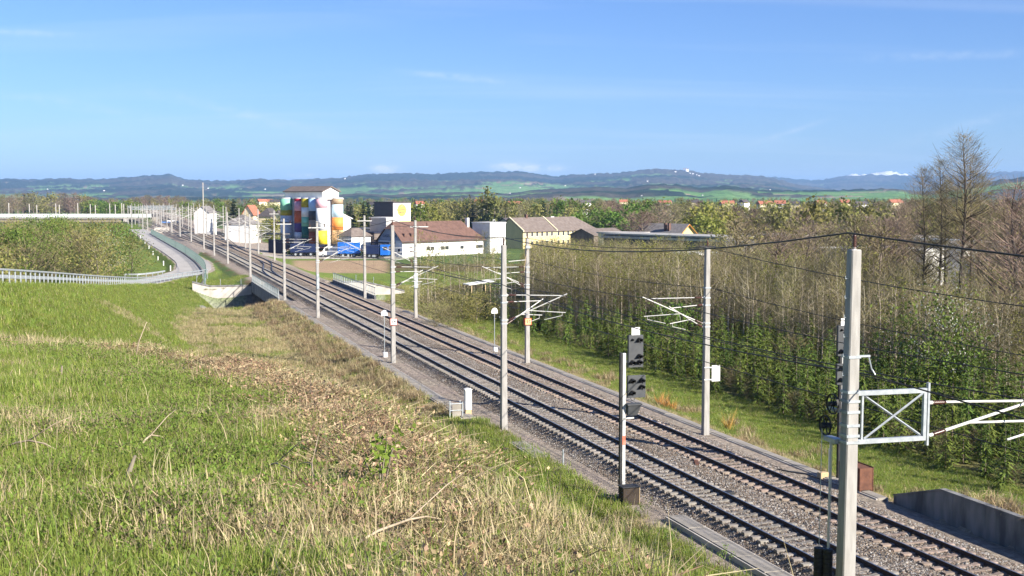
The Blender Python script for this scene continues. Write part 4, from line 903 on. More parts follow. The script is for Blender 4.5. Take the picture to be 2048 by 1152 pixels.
house('small_hip_house', 'small white house with brown hip roof right of the colourful silos', 'building', 702, 292, 6, 4.5, CH - 78 * .117, CH - 64 * .117, C_['white'], C_['taupe'], hip=(1, 1))
house('loading_hall', 'grey brown loading hall behind the blue trucks', 'building', 748, 296, 8, 7, CH - 74 * .118, 0, C_['taupe'], C_['navy'])
bigr = house('red_roofed_hall', 'long white hall with big brown tiled roof and grey gable', 'building', 804, 286, 27, 8.2, 2.35, 6.45, C_['white'], C_['brownroof'], hip=(.35, 1), eave=.5, wins=[('R', 8.2, 2.0), ('R', 9.6, 2.0), ('R', 13, 2.0), ('R', 14.4, 2.0), ('R', 19.5, 2.0), ('R', 25, 2.0), ('R', 26.2, 2.0)], wsize=(1.2, .8), gutter=C_['darkroof'])
gz0 = -bigr.location.z; MB().add([(-.03, .1, gz0 + 2.35), (-.03, 8.1, gz0 + 2.35), (-.03, 5.4, gz0 + 5.0), (-.03, 2.8, gz0 + 5.0)], [(0, 3, 2, 1)]).build('gable_cladding', C_['bluegrey'], bigr)
text('LAGERHAUS', .85, bigr, (-.06, 4.1, gz0 + 3.4), C_['navy'], 'sign_lettering', rot=(PI / 2, 0, -PI / 2))
MB().box(-1.7, -.1, 2.2, 8.4, gz0 + 1.75, gz0 + 2.0).build('porch_roof', C_['navy'], bigr); MB().box(-.06, -.02, .8, 1.4, gz0 - .4, gz0 + .5).build('door', C_['glass'], bigr)
for x in (1.2, 3.4): MB().box(x - .05, x + .75, .5, 1.6, gz0 + 2.6, gz0 + 4.0).build('dormer', C_['brownroof'], bigr)
MB().cbox(24, 24.7, 2.5, 3.2, gz0 + 5, gz0 + 7.3).build('chimney', C_['white'], bigr)
house('white_cube_building', 'white flat roofed block at the end of the brown roofed hall', 'building', 980, 306, 5.6, 6, CH - 54 * .1224, 0, C_['white'], C_['white'], wins=[('R', 1.4, 8.0)], wsize=(.6, .8))
ye = house('yellow_building', 'long yellow two storey building with grey roof and rows of windows', 'building', 1046, 332, 31.5, 9.5, CH - 69.5 * .1328, CH - 44 * .1328, C_['yellow'], C_['taupe'], hip=(0, 1), eave=.35, wins=[('R', 1.6 + k * 2.05 + (.8 if k > 5 else 0), zz_) for k in range(12) for zz_ in (4.0, 1.6)], wsize=(.75, 1.1), chim=((6.5, 4.6, 1.0),), gutter=C_['taupe'])
for x in (-.3, 13.5): MB().rings([[(x, yy, z) , (x + .35, yy, z), (x + .35, yy, z + .35), (x, yy, z + .35)] for yy, z in ((-.4, CH - 69.5 * .1328 - ye.location.z - .1), (4.75, CH - 44 * .1328 - ye.location.z + .1))]).build('fire_wall', C_['cream'], ye)
for k in range(3): MB().box(17 + k * .5, 17.3 + k * .5, 4.6, 4.9, CH - 44 * .1328 - ye.location.z, CH - 41.5 * .1328 - ye.location.z).build('chimney', C_['white'], ye)
house('dark_roof_wing', 'dark roofed shaded wing left of the long yellow building', 'building', 1043, 336, 10, 13, CH - 71 * .134, CH - 44.5 * .134, C_['cream'], C_['darkroof'], wins=[('F', 2.0, 4.0), ('F', 4.4, 4.0), ('F', 7.5, 4.0)], wsize=(.8, 1.0))
house('grey_shed', 'low grey shed right of the long yellow building', 'building', 1188, 330, 14, 8, CH - 78 * .132, CH - 66 * .132, C_['taupe'], C_['taupe'])
# right: yellow gable house, flat halls, white roofed sheds in the trees
house('yellow_gable_house', 'pale yellow gable house with grey roof behind the flat hall', 'house', 1358, 285, 6.2, 12, CH - 78 * .114, CH - 58 * .114, C_['paleyellow'], C_['greyroof'], phi=math.radians(46), eave=.5)
hs = SC.objects['yellow_gable_house']
# turn its ridge along the front: rebuild roof and gable on the lit side
for ch in list(hs.children): bpy.data.objects.remove(ch)
z0 = hs.location.z; he, hr = CH - 78 * .114 - z0, CH - 57 * .114 - z0
w = MB(); A = [(0, 0), (0, 13), (6.4, 13), (6.4, 0)]
for i in range(4): a, b = A[i], A[(i + 1) % 4]; w.add([(a[0], a[1], 0), (a[0], a[1], he), (b[0], b[1], he), (b[0], b[1], 0)], [(0, 1, 2, 3)])
w.add([(0, 0, he), (6.4, 0, he), (3.2, 0, hr)], [(0, 1, 2)]); w.add([(0, 13, he), (6.4, 13, he), (3.2, 13, hr)], [(0, 2, 1)]); w.build('wall', C_['paleyellow'], hs)
sl_ = (hr - he) / 3.2
for xe in (-.5, 6.9):
    ze_ = he - .5 * sl_; r = [[(xe, yy, ze_), (3.2, yy, hr + .01), (3.2, yy, hr + .25), (xe, yy, ze_ + .24)] for yy in (-.6, 13.5)]
    MB().rings(r if xe > 3 else [list(reversed(q)) for q in r]).build('roof', C_['greyroof'], hs)
for yy in (3.5, 4.6): MB().cbox(.9, 1.6, yy, yy + .5, hr - 1.5, hr + .35).build('chimney', C_['brownroof'], hs)
MB().tube([(3.2, -.63, hr + .1), (-.5, -.63, he - .5 * sl_ + .1)], .09, 4).tube([(3.2, -.63, hr + .1), (6.9, -.63, he - .5 * sl_ + .1)], .09, 4).build('verge_board', M('orange_verge', (.6, .25, .05)), hs)
def shed(u, y, L_, W_, v, phi, wall, roof, label, th=.3, name='flat_hall', z0=None):
    p = corner(u, y); z0 = tz(p.x, p.y) - .2; ze = CH - (v - 393) * y / 2500; o = empty(name, (p.x, p.y, z0), PI / 2 - phi, label, 'shed'); h = ze - z0
    MB().box(0, L_, 0, W_, 0, h - th).build('wall', wall, o); MB().box(-.3, L_ + .3, -.3, W_ + .3, h - th + .004, h).build('roof', roof, o); return o
DW = M('dark_slate_cladding', (.07, .075, .09), (.11, .115, .13), .8, .7)
fh = shed(1452, 222, 9, 31, 473.5, math.radians(50), DW, C_['asphaltroof'], 'long dark flat roofed hall with pale roof edge among the bare trees'); MB().box(-.36, -.31, -.3, 31.3, fh.location.z * 0 + 6.05, 6.5).build('roof_edge', MAT['pale_wall'], fh)
shed(1590, 235, 8, 15, 470.5, math.radians(50), DW, C_['asphaltroof'], 'grey flat roofed hall right of the yellow gable house')
shed(1262, 280, 7, 9, 465, math.radians(40), C_['cream'], MAT['pale_wall'], 'low cream building with pale roof left of the yellow gable house')
shed(1960, 190, 5, 24, 482, math.radians(60), C_['greyroof'], MAT['galv'], 'long grey roofed shed with bright gutter behind the tall trees')
shed(1830, 205, 6, 14, 472, math.radians(60), C_['greyroof'], C_['greyroof'], 'dark glass roofed shed behind the tensioning mast')
shed(1850, 170, 4, 15, 499, math.radians(60), C_['white'], C_['white'], 'white roofed shed behind the bare trees right of the tensioning mast')
shed(2075, 165, 5, 9, 498, math.radians(62), C_['white'], C_['white'], 'white shed at the right edge behind the bare trees')
shed(1730, 178, 4, 10, 499, math.radians(60), C_['white'], C_['white'], 'low white building between the bare trees left of the tensioning mast')
shed(1400, 168, 4, 4.5, 506, math.radians(55), DW, C_['white'], 'small dark shed with white roof deep in the thicket')
house('small_white_house', 'small white house with grey gable roof behind the tall bare trees', 'house', 1925, 175, 4.5, 4, CH - 104 * .07, CH - 92 * .07, C_['white'], C_['greyroof'], phi=math.radians(55))
p = WY(957, 560, 150); o = empty('field_shelter', (p.x, 150, tz(p.x, 150)), .4, 'small shelter with white sheet roof among the young trees', 'shelter')
for x in (-1.2, 1.2):
    for y in (-.8, .8): MB().box(x - .05, x + .05, y - .05, y + .05, 0, 3.4).build('post', MAT['wood'], o)
MB().rings([[(-1.6, y, 3.4), (1.6, y, 3.75), (1.6, y, 3.85), (-1.6, y, 3.5)][::-1] for y in (-1.1, 1.1)]).build('roof', MAT['white'], o)
# houses left of the silos
house('white_gable_house', 'white gable house by the tracks before the station', 'house', 417, 430, 7, 5.2, CH - 32 * .172, CH - 20 * .172, C_['white'], C_['greyroof'], phi=math.radians(-12) + PI / 2 - math.radians(70), eave=.3)
house('white_garage', 'long low white building with dark hip roof left of the silos', 'building', 498, 372, 7.0, 8.2, CH - 54.5 * .149, CH - 37 * .149, C_['white'], C_['greyroof'], phi=math.radians(16), hip=(1, 1), z0=-1.6)
house('cream_house', 'cream house with steep red brown roof left of the silos', 'house', 506, 440, 4.5, 4.4, CH - 35 * .176, CH - 18 * .176, C_['cream'], C_['redroof'], phi=math.radians(20))
house('dark_roof_house', 'dark roofed house between the cream house and the silos', 'house', 541, 425, 5.5, 5, CH - 39 * .17, CH - 24 * .17, C_['cream'], C_['darkroof'], phi=math.radians(18), hip=(1, 0))
house('small_cream_house', 'small cream gable house just left of the green silo', 'house', 562, 420, 2.6, 2.6, CH - 39 * .168, CH - 29 * .168, C_['cream'], C_['darkroof'], phi=math.radians(25))
# far villages as small white houses with red roofs
vil = [(505, 404, 900), (524, 403, 900), (536, 403, 930), (550, 404, 920), (960, 404, 900), (1030, 408, 800), (1170, 406, 850), (1247, 404, 900), (1330, 407, 700), (1385, 405, 820), (1447, 408, 760), (1455, 407, 750), (1488, 405, 760), (1530, 408, 720), (1560, 407, 700), (1590, 409, 690), (1640, 407, 720), (1690, 405, 760), (1720, 409, 700), (1790, 405, 700), (660, 408, 760), (745, 410, 700), (840, 408, 780)]
for k, (u, v, d) in enumerate(vil):
    p = WY(u, v, d)
    where = 'left of the silos' if u < 560 else 'behind the silos' if u < 1000 else 'behind the yellow building' if u < 1300 else 'above the right tree belt'
    o = empty('village_house', (p.x, d, p.z - 3.2), RNG.uniform(-.5, .9), ('cream' if k % 2 else 'white') + ' far village house ' + where, 'house', 'village houses beyond the tree belt')
    w, l_ = RNG.uniform(1.8, 2.6), RNG.uniform(2.4, 4.2); MB().box(-l_, l_, -w, w, -8, 3.2).build('wall', C_['white'] if k % 2 == 0 else C_['cream'], o); r = MB(); r.prism([(-w - .35, 3.1), (w + .35, 3.1), (0, 5.0)], -l_ - .3, l_ + .3); q = r.build('roof', C_['redroof'] if k % 3 else C_['darkroof'], o); q.rotation_euler = (0, 0, PI / 2)

# ------------------------------------------------------------------ trucks, van and cars at the mill
def wheelset(o, xs, w, r=.42):
    for x in xs:
        for y in (-w, w): 
            q = MB().lathe([(r * .9, -.13), (r, -.1), (r, .1), (r * .9, .13)], 14).build('wheel', MAT['iron'], o, loc=(x, y, r)); q.rotation_euler = (PI / 2, 0, 0); MB().lathe([(r * .5, -.14), (r * .5, .14)], 10).build('rim', MAT['galv'], q)
BLUE = flat('truck_tarpaulin_blue', (.015, .13, .50), .5); DBLUE = flat('truck_dark_blue', (.012, .022, .07), .5)
def van(u, y, rz, label, paint=None, s=1.0):
    p = corner(u, y); o = empty('white_van', (p.x, y, tz(p.x, y)), rz, label, 'van'); side = [(-2.7, .45), (2.75, .45), (2.8, 1.0), (2.0, 1.35), (1.35, 2.25), (1.0, 2.45), (-2.65, 2.5), (-2.75, 1.2)]
    MB().prism([(x, z) for x, z in side], -.95, .95).build('body', paint or MAT['white'], o); MB().prism([(1.98, 1.4), (1.42, 2.18), (1.30, 2.18), (1.86, 1.4)], -.85, .85).build('windscreen', C_['glass'], o)
    for yy in (-.965, .952): MB().box(.55, 1.35, yy, yy + .013, 1.4, 2.1).build('side_window', C_['glass'], o)
    wheelset(o, (-1.7, 1.8), .86, .36); o.scale = (s,) * 3; return o
van(661, 289, PI + .12, 'white delivery van parked under the pink and yellow silo')
def trailer(u, y, L_, h, rz, m, label, cab=None):
    p = corner(u, y); o = empty('truck_trailer', (p.x, y, tz(p.x, y)), rz, label, 'truck'); MB().cbox(-L_ / 2, L_ / 2, -1.25, 1.25, .95, h, .04).build('tarpaulin_body', m, o); MB().box(-L_ / 2, L_ / 2, -1.0, 1.0, .7, .945).build('chassis', MAT['iron'], o)
    for k in range(int(L_ / 1.1)): MB().box(-L_ / 2 + .5 + k * 1.1, -L_ / 2 + .54 + k * 1.1, -1.275, -1.252, 1.0, h - .1).build('tarpaulin_strap', DBLUE, o)
    wheelset(o, (-L_ / 2 + 1.2, -L_ / 2 + 2.4, L_ / 2 - 1.3), 1.05, .5)
    if cab:
        s_ = cab; c = MB().cbox(*sorted((s_ * (L_ / 2 + .25), s_ * (L_ / 2 + 2.2))), -1.2, 1.2, .7, 3.0, .08).build('cab', BLUE, o); MB().box(*sorted((s_ * (L_ / 2 + 2.21), s_ * (L_ / 2 + 2.24))), -1.0, 1.0, 1.8, 2.7).build('windscreen', C_['glass'], c)
        for y_ in (-1.225, 1.205): MB().box(*sorted((s_ * (L_ / 2 + 1.0), s_ * (L_ / 2 + 1.9))), y_, y_ + .02, 1.8, 2.6).build('side_window', C_['glass'], c)
    return o
trailer(697, 287, 5.0, 3.45, .06, BLUE, 'bright blue tarpaulin truck parked right of the white van', None)
trailer(744, 284, 3.4, 2.9, -.08, DBLUE, 'dark blue truck with bright blue cab before the grey gable', 1)
trailer(606, 292, 6.0, 2.9, .1, DBLUE, 'dark blue container truck at the foot of the tall silos', None)
for k, (u, y, c, lb) in enumerate(((330, 610, (.10, .2, .45), 'blue car parked by the station tracks far off'), (342, 640, (.7, .7, .72), 'silver car parked by the station tracks far off'), (352, 600, (.05, .05, .06), 'black car parked by the station tracks far off'), (425, 445, (.75, .62, .58), 'pale pink car parked before the white gable house'), (437, 440, (.03, .03, .035), 'dark car parked before the white gable house'))):
    p = corner(u, y); o = empty('parked_car', (p.x, y, tz(p.x, y) - .05), RNG.uniform(-.4, .4), lb, 'car', 'cars parked near the station'); m = flat('car_paint', c, .35)
    MB().prism([(-2.1, .35), (2.1, .35), (2.15, .8), (1.2, .95), (-2.0, 1.0), (-2.15, .7)], -.88, .88).build('body', m, o); MB().prism([(-1.7, .97), (1.05, .94), (.4, 1.45), (-1.1, 1.47)], -.75, .75).build('cabin', C_['glass'], o); wheelset(o, (-1.3, 1.35), .8, .33)

# ------------------------------------------------------------------ new line on its bridge far left, portals and masts at the station
dV = 690; ax0, ax1 = WY(-60, 400, dV).x, WY(308, 400, dV).x; vz = lambda v: CH - (v - 393) * dV / 2500
vi = empty('railway_viaduct', (0, dV, 0), 0, 'long pale green sided railway bridge crossing the plain far left', 'bridge')
MB().box(ax0, ax1, -5, 5, vz(438), vz(434.5)).build('deck', MAT['concrete2'], vi)
gm_ = flat('pale_green_parapet', (.72, .80, .72)); n = 20
pm = MB().box(0, (ax1 - ax0) / n - .25, -5.25, -5.0, vz(434.3), vz(427.3)).mesh('parapet_panel', gm_)
for k in range(n): link('parapet_panel', pm, vi, (ax0 + k * (ax1 - ax0) / n, 0, 0))
MB().box(ax0, WY(248, 400, dV).x, -4.5, 5, -3, vz(438.1)).build('embankment_wall', M('earth_embankment', (.20, .17, .11), (.34, .29, .2), .3, .9), vi); MB().box(WY(252, 400, dV).x, WY(261, 400, dV).x, -5.6, 4, -3, vz(436)).build('abutment', MAT['pale_wall'], vi); MB().box(ax1 - 2, ax1 + 1, -5, 5, -3, vz(434)).build('abutment', MAT['concrete2'], vi)
for k, u in enumerate((17, 58, 73, 111, 118, 155, 180, 190, 219, 230, 243, 247, 260)):
    p = WY(u, 400, dV - 1 + (k % 2) * 5); tp = vz(406 + (k * 7 % 5)); o = MB().tube([(0, 0, 0), (0, 0, tp - vz(429))], .24, 6).build('line_mast', MAT['pale_wall'], None); o.location = (p.x, p.y, vz(429)); tag(o, ORD[k] + ' thin pale mast from the left on the far railway bridge', 'mast', 'masts along the far railway bridge')
for k, (u0, u1, v, d) in enumerate(((255, 345, 414.5, 640), (262, 352, 418, 560), (288, 345, 412.5, 760))):
    a, b = WY(u0, v, d), WY(u1, v, d); o = empty('track_portal', (a.x, d, tz(a.x, d)), 0, ('middle', 'nearest', 'farthest')[k] + ' of the three wide steel portals over the station tracks', 'portal', 'steel portals over the station tracks'); zt = a.z - o.location.z
    tr = MB(); tr.box(0, b.x - a.x, -.3, -.15, zt - .35, zt - .15); tr.box(0, b.x - a.x, -.3, -.15, zt + .35, zt + .5); nn = 14; w = (b.x - a.x) / nn
    for j in range(nn): tr.tube([(j * w, -.22, zt - .25), ((j + 1) * w, -.22, zt + .42)] if j % 2 else [(j * w, -.22, zt + .42), ((j + 1) * w, -.22, zt - .25)], .09, 4)
    tr.build('beam', MAT['galv'], o)
    for j in range(4): MB().box(j * (b.x - a.x - .4) / 3, j * (b.x - a.x - .4) / 3 + .4, -.2, .2, -.3, zt + .9).build('post', MAT['concrete'], o)
stm = MB().tube([(0, 0, -.3), (0, 0, 9.5)], .17, 6).mesh('pole', MAT['concrete']); stb = MB().tube([(.15, 0, 7), (3.0, 0, 7)], .05, 4).tube([(.15, 0, 5.8), (2.8, 0, 7)], .05, 4).mesh('bracket', MAT['alu'])
for k, (u, d) in enumerate(((272, 800), (281, 690), (293, 720), (300, 650), (306, 700), (312, 560), (318, 600), (322, 500), (327, 640), (333, 470), (338, 700), (343, 430), (347, 560), (352, 620), (358, 400), (364, 520), (376, 470), (382, 600), (394, 420), (412, 400), (420, 460), (428, 380))):
    p = corner(u, d); o = empty('station_mast', (p.x, d, tz(p.x, d)), AA, 'slim concrete mast in the crowd of masts at the far station', 'mast', 'masts crowding the far station'); link('pole', stm, o); link('bracket', stb, o)

# ------------------------------------------------------------------ hills and mountains
def hill_material():
    m = bpy.data.materials.new('hill_cover'); m.use_nodes = True; t = m.node_tree; n = t.nodes; l = t.links; b = n['Principled BSDF']; b.inputs['Roughness'].default_value = 1; b.inputs['Specular IOR Level'].default_value = 0
    at = n.new('ShaderNodeAttribute'); at.attribute_name = 'cover'; g = n.new('ShaderNodeNewGeometry'); a = n.new('ShaderNodeTexNoise'); a.inputs['Scale'].default_value = .03; a.inputs['Detail'].default_value = 8; a.inputs['Roughness'].default_value = .75; l.new(g.outputs['Position'], a.inputs['Vector'])
    mr = n.new('ShaderNodeMapRange'); l.new(a.outputs['Fac'], mr.inputs[0]); mr.inputs[1].default_value = .3; mr.inputs[2].default_value = .7; mr.inputs[3].default_value = .5; mr.inputs[4].default_value = 1.5
    hs = n.new('ShaderNodeHueSaturation'); l.new(at.outputs['Color'], hs.inputs['Color']); l.new(mr.outputs[0], hs.inputs['Value']); l.new(hs.outputs[0], b.inputs['Base Color'])
    bp = n.new('ShaderNodeBump'); bp.inputs['Strength'].default_value = .8; bp.inputs['Distance'].default_value = 14; l.new(a.outputs['Fac'], bp.inputs['Height']); l.new(bp.outputs[0], b.inputs['Normal']); return m
HM = hill_material()
def hills(name, ridge, d0, d1, label, fields, seed, rough=.25, rows=64, snow=None, u0=-260, u1=2320, step=3.0, expo=1.25):
    us = np.arange(u0, u1, step); rv = np.interp(us, [p[0] for p in ridge], [p[1] for p in ridge])
    k = np.linspace(0, 1.25, rows); U, K = np.meshgrid(us, k, indexing='ij'); V = rv[:, None] + 0 * K
    D = d0 + (d1 - d0) * K; ang = (U - 1024) / F; X = ang * D; Y = D
    hr = CH - (V - 393) * d1 / 2500; f = np.where(K <= 1, np.power(np.clip(K, 0, 1), expo), 1 - (K - 1) * 3.2)
    sc = (d1 - d0)
    w = fbm(X / (sc * .28), Y / (sc * .22), seed, 4); env = np.clip(K * (1.02 - K) * 4, 0, 1)
    Z = -14 + (hr + 14) * np.clip(f + rough * w * env, 0, 1.2) 
    w2 = fbm(X / 260, Y / 260, seed + 3, 4)
    fm_ = w2 + .9 * (1 - K) - .62 + .35 * fbm(X / 900, Y / 900, seed + 5, 2); isf = sstep(-.015, .015, fm_ + fields) 
    dark = sstep(-.12, .12, fbm(X / 420, Y / 300, seed + 9, 4))
    Z = Z + (1 - isf) * (9 + 8 * vnoise(X / 21, Y / 30, seed + 11)) * np.clip(K * 3, 0, 1) * (d1 / 9000)
    c = np.empty(Z.shape + (3,)); c[...] = np.array([.026, .044, .026]); c = c * dark[..., None] + np.array([.085, .080, .058]) * (1 - dark[..., None])
    fc = np.where((fbm(X / 150, Y / 110, seed + 13, 2) > .42)[..., None], np.array([.30, .24, .15]), np.where((fbm(X / 210, Y / 160, seed + 15, 2) > 0)[..., None], np.array([.13, .25, .07]), np.array([.17, .29, .09])))
    c = c * (1 - isf[..., None]) + fc * isf[..., None]
    if snow is not None: sn = sstep(snow, snow + .12, K + .25 * w2) * (U > 1660) * (U < 1835); c = c * (1 - sn[..., None]) + .85 * sn[..., None]
    n = rows; i = (np.arange(len(us) - 1)[:, None] * n + np.arange(n - 1)[None]).ravel()
    me = np_mesh(name, np.stack([X.ravel(), Y.ravel(), Z.ravel()], 1), np.stack([i, i + n, i + n + 1, i + 1], 1), HM, True)
    a = me.attributes.new('cover', 'FLOAT_COLOR', 'POINT'); a.data.foreach_set('color', np.concatenate([c.reshape(-1, 3), np.ones((Z.size, 1))], 1).astype(np.float32).ravel())
    return tag(link(name, me), label, kind='structure')
RA = [(-300, 366), (-100, 362), (0, 361), (30, 358), (60, 362), (130, 359), (200, 361), (255, 357), (290, 354), (325, 352), (345, 350), (370, 360), (430, 364), (480, 363), (520, 359), (560, 362), (620, 361), (680, 357), (740, 350), (790, 349), (830, 349), (870, 350), (940, 347), (1000, 347), (1040, 346), (1080, 352), (1110, 356), (1150, 351), (1220, 349), (1255, 346), (1290, 342), (1330, 341), (1370, 344), (1405, 349), (1440, 352), (1500, 353), (1540, 358), (1590, 371), (1650, 380), (1720, 392), (2400, 400)]
hills('hills', RA, 4300, 8600, 'long blue green wooded hill range along the horizon', .0, 101, .22, 70)
RB = [(-300, 378), (600, 379), (1300, 374), (1480, 366), (1530, 356), (1560, 358), (1600, 361), (1630, 363), (1690, 354), (1740, 352), (1790, 352), (1830, 354), (1880, 356), (1940, 350), (2000, 346), (2060, 346), (2400, 350)]
hills('mountains', RB, 9200, 12600, 'pale blue farther mountains at the right of the horizon', -.5, 131, .15, 26, None, step=5)
RC = [(-300, 390), (1500, 385), (1660, 362), (1700, 352), (1735, 350), (1775, 345.5), (1795, 349), (1830, 354), (1900, 366), (2400, 385)]
hills('snow_mountain', RC, 13400, 15000, 'distant mountain top with snow at the right of the horizon', -.9, 151, .08, 26, .72, step=5)
RD = [(-300, 402), (100, 398), (500, 396), (640, 394), (720, 389), (790, 393), (860, 388), (960, 386), (1010, 391), (1060, 383), (1130, 380), (1190, 376), (1250, 379), (1300, 371), (1350, 372), (1400, 379), (1450, 374), (1520, 383), (1600, 384), (1700, 382), (1790, 379), (1850, 388), (1900, 376), (1960, 367), (2040, 358), (2120, 352), (2400, 350)]
hills('foothills', RD, 1900, 4000, 'green foothills of meadows and dark woods before the range', .20, 171, .30, 60)
from mathutils.bvhtree import BVHTree
HB = [BVHTree.FromPolygons([tuple(v.co) for v in SC.objects[q].data.vertices], [tuple(p.vertices) for p in SC.objects[q].data.polygons]) for q in ('foothills', 'hills')]
def on_hill(u, v):
    r = ray(u, v).normalized(); best = None
    for b in HB:
        h = b.ray_cast(Vector((0, 0, CH)), r)
        if h[0] is not None and (best is None or h[3] < best[1]): best = (h[0], h[3])
    return best[0] if best else None
# the castle on its hill
dC = 8450; pc = WY(1372, 345, dC); cs = empty('castle', (pc.x, dC, pc.z - 12), .6, 'white castle with towers on the wooded hill top', 'castle'); k = dC / 2500
wm_ = flat('castle_white', (.80, .79, .76))
MB().box(-3 * k, 3 * k, -3 * k, 3 * k, -20, 9.5 * k).build('keep', wm_, cs); MB().box(-9.5 * k, -3.01 * k, -2 * k, 3 * k, -20, 4.5 * k).build('wing', wm_, cs)
MB().rings([[(-9.8 * k, -2.3 * k, 4.5 * k), (-3.02 * k, -2.3 * k, 4.5 * k), (-3.02 * k, 3.3 * k, 4.5 * k), (-9.8 * k, 3.3 * k, 4.5 * k)], [(-9 * k, .4 * k, 7 * k), (-3.02 * k, .4 * k, 7 * k), (-3.02 * k, .6 * k, 7 * k), (-9 * k, .6 * k, 7 * k)]]).build('roof', C_['darkroof'], cs)
for x, y in ((-3, -3), (3, -3), (3, 3), (-3, 3)):
    t_o = MB().lathe([(1.2 * k, -20), (1.2 * k, 10.6 * k)], 10).build('tower', wm_, cs, loc=(x * k, y * k, 0)); MB().lathe([(1.35 * k, 10.62 * k), (.05, 13 * k)], 10).build('tower_roof', C_['redroof'], t_o)
for j, (u, v) in enumerate(((1351, 344), (1380, 347), (1386, 348), (1393, 350), (1398, 352), (1190, 349), (1283, 392), (1295, 363), (1040, 376), (1020, 387), (1405, 391), (1540, 380), (95, 379), (208, 382), (365, 371), (416, 377), (690, 358), (530, 379), (1130, 372))):
    p = on_hill(u, v) or on_hill(u, v + 3) or on_hill(u, v + 8)
    if p is None: continue
    kk = p.y / 2500 * .62
    o = empty('farmhouse', (p.x, p.y, p.z), RNG.uniform(.2, 1.2), 'tiny white farmhouse on the ' + ('castle hill' if 1340 < u < 1400 and v < 356 else 'far slopes'), 'house', 'farmhouses scattered on the far slopes'); MB().box(-2.6 * kk, 2.6 * kk, -1.3 * kk, 1.3 * kk, -40, 2.2 * kk).build('wall', wm_, o); r = MB(); r.prism([(-1.5 * kk, 2.15 * kk), (1.5 * kk, 2.15 * kk), (0, 3.6 * kk)], -2.8 * kk, 2.8 * kk); q = r.build('roof', C_['darkroof'], o); q.rotation_euler = (0, 0, PI / 2)

# ------------------------------------------------------------------ plants: meshes
def leaf(name, c1, c2, rnd=.2, trans=.3, scale=.7): return M(name, c1, c2, scale, .75, rnd=rnd, trans=trans, spec=.15)
LM = dict(green=leaf('fresh_leaves', (.105, .17, .028), (.17, .235, .05)), olive=leaf('budding_leaves', (.18, .18, .05), (.27, .255, .085)), yellow=leaf('yellow_green_leaves', (.19, .20, .04), (.27, .27, .07)), dark=leaf('dark_needles', (.018, .032, .016), (.035, .055, .025), .25, .1), twig=leaf('bare_twigs', (.165, .14, .075), (.26, .225, .125), .22, .1), redtwig=leaf('reddish_twigs', (.18, .13, .10), (.26, .19, .145), .2, .1), poplar=leaf('poplar_leaves', (.15, .165, .05), (.21, .21, .075), .1), blossom=leaf('white_blossom', (.42, .43, .35), (.6, .6, .52), .08), spruce=leaf('spruce_needles', (.070, .115, .022), (.165, .21, .042), .25, .15, 1.6), grass=leaf('grass_blades', (.19, .26, .045), (.30, .36, .08), .25, .45, 3), dry=leaf('dry_grass', (.40, .32, .17), (.58, .49, .30), .22, .3, 3), bramble=leaf('bramble_leaves', (.13, .20, .03), (.22, .29, .06), .2, .35, 3), litter=leaf('dead_leaves', (.22, .13, .07), (.52, .38, .24), .3, .15, 3), rustgrass=leaf('brown_grass', (.24, .17, .09), (.40, .31, .18), .25, .25, 3), deadtwig=leaf('dead_twigs', (.10, .065, .04), (.19, .125, .08), .3, .05, 3), orangestem=leaf('orange_stems', (.50, .26, .07), (.62, .38, .12), .15, .2))
BARK = M('grey_brown_bark', (.13, .105, .08), (.22, .185, .145), 3, .95, rnd=.25, stretch=(4, 4, 1)); PALEBARK = M('pale_bark', (.30, .255, .185), (.46, .40, .30), 3, .95, rnd=.25, stretch=(4, 4, 1)); DARKBARK = M('dark_bark', (.05, .042, .035), (.09, .075, .06), 3, .95)
def quads(C, size, rng, asp=.62):
    n = len(C); a = rng.normal(size=(n, 3)); a /= np.linalg.norm(a, axis=1)[:, None]; b = rng.normal(size=(n, 3)); b -= (a * b).sum(1)[:, None] * a; b /= np.linalg.norm(b, axis=1)[:, None]
    s = (np.asarray(size) * rng.uniform(.6, 1.3, n))[:, None]; t = s * asp
    V = np.stack([C - a * s, C - b * t * .9, C + a * s, C + b * t], 1).reshape(-1, 3); i = np.arange(n)[:, None] * 4
    return V, i + np.arange(4)[None]
def ribbons(P0, P1, w, rng):
    n = len(P0); d = P1 - P0; s = rng.normal(size=(n, 3)); s -= (s * d).sum(1)[:, None] * d / np.maximum((d * d).sum(1), 1e-9)[:, None]; s /= np.linalg.norm(s, axis=1)[:, None]; w = np.broadcast_to(np.asarray(w), (n,))[:, None]
    V = np.stack([P0 - s * w, P0 + s * w, P1 + s * w * .3, P1 - s * w * .3], 1).reshape(-1, 3); i = np.arange(n)[:, None] * 4
    return V, i + np.arange(4)[None]
def join(parts):
    V = []; Fc = []; b = 0; mi = []
    for k, (v, f) in enumerate(parts): V.append(v); Fc.append(f + b); b += len(v); mi.append(np.full(len(f), k))
    return np.concatenate(V), np.concatenate(Fc), np.concatenate(mi)
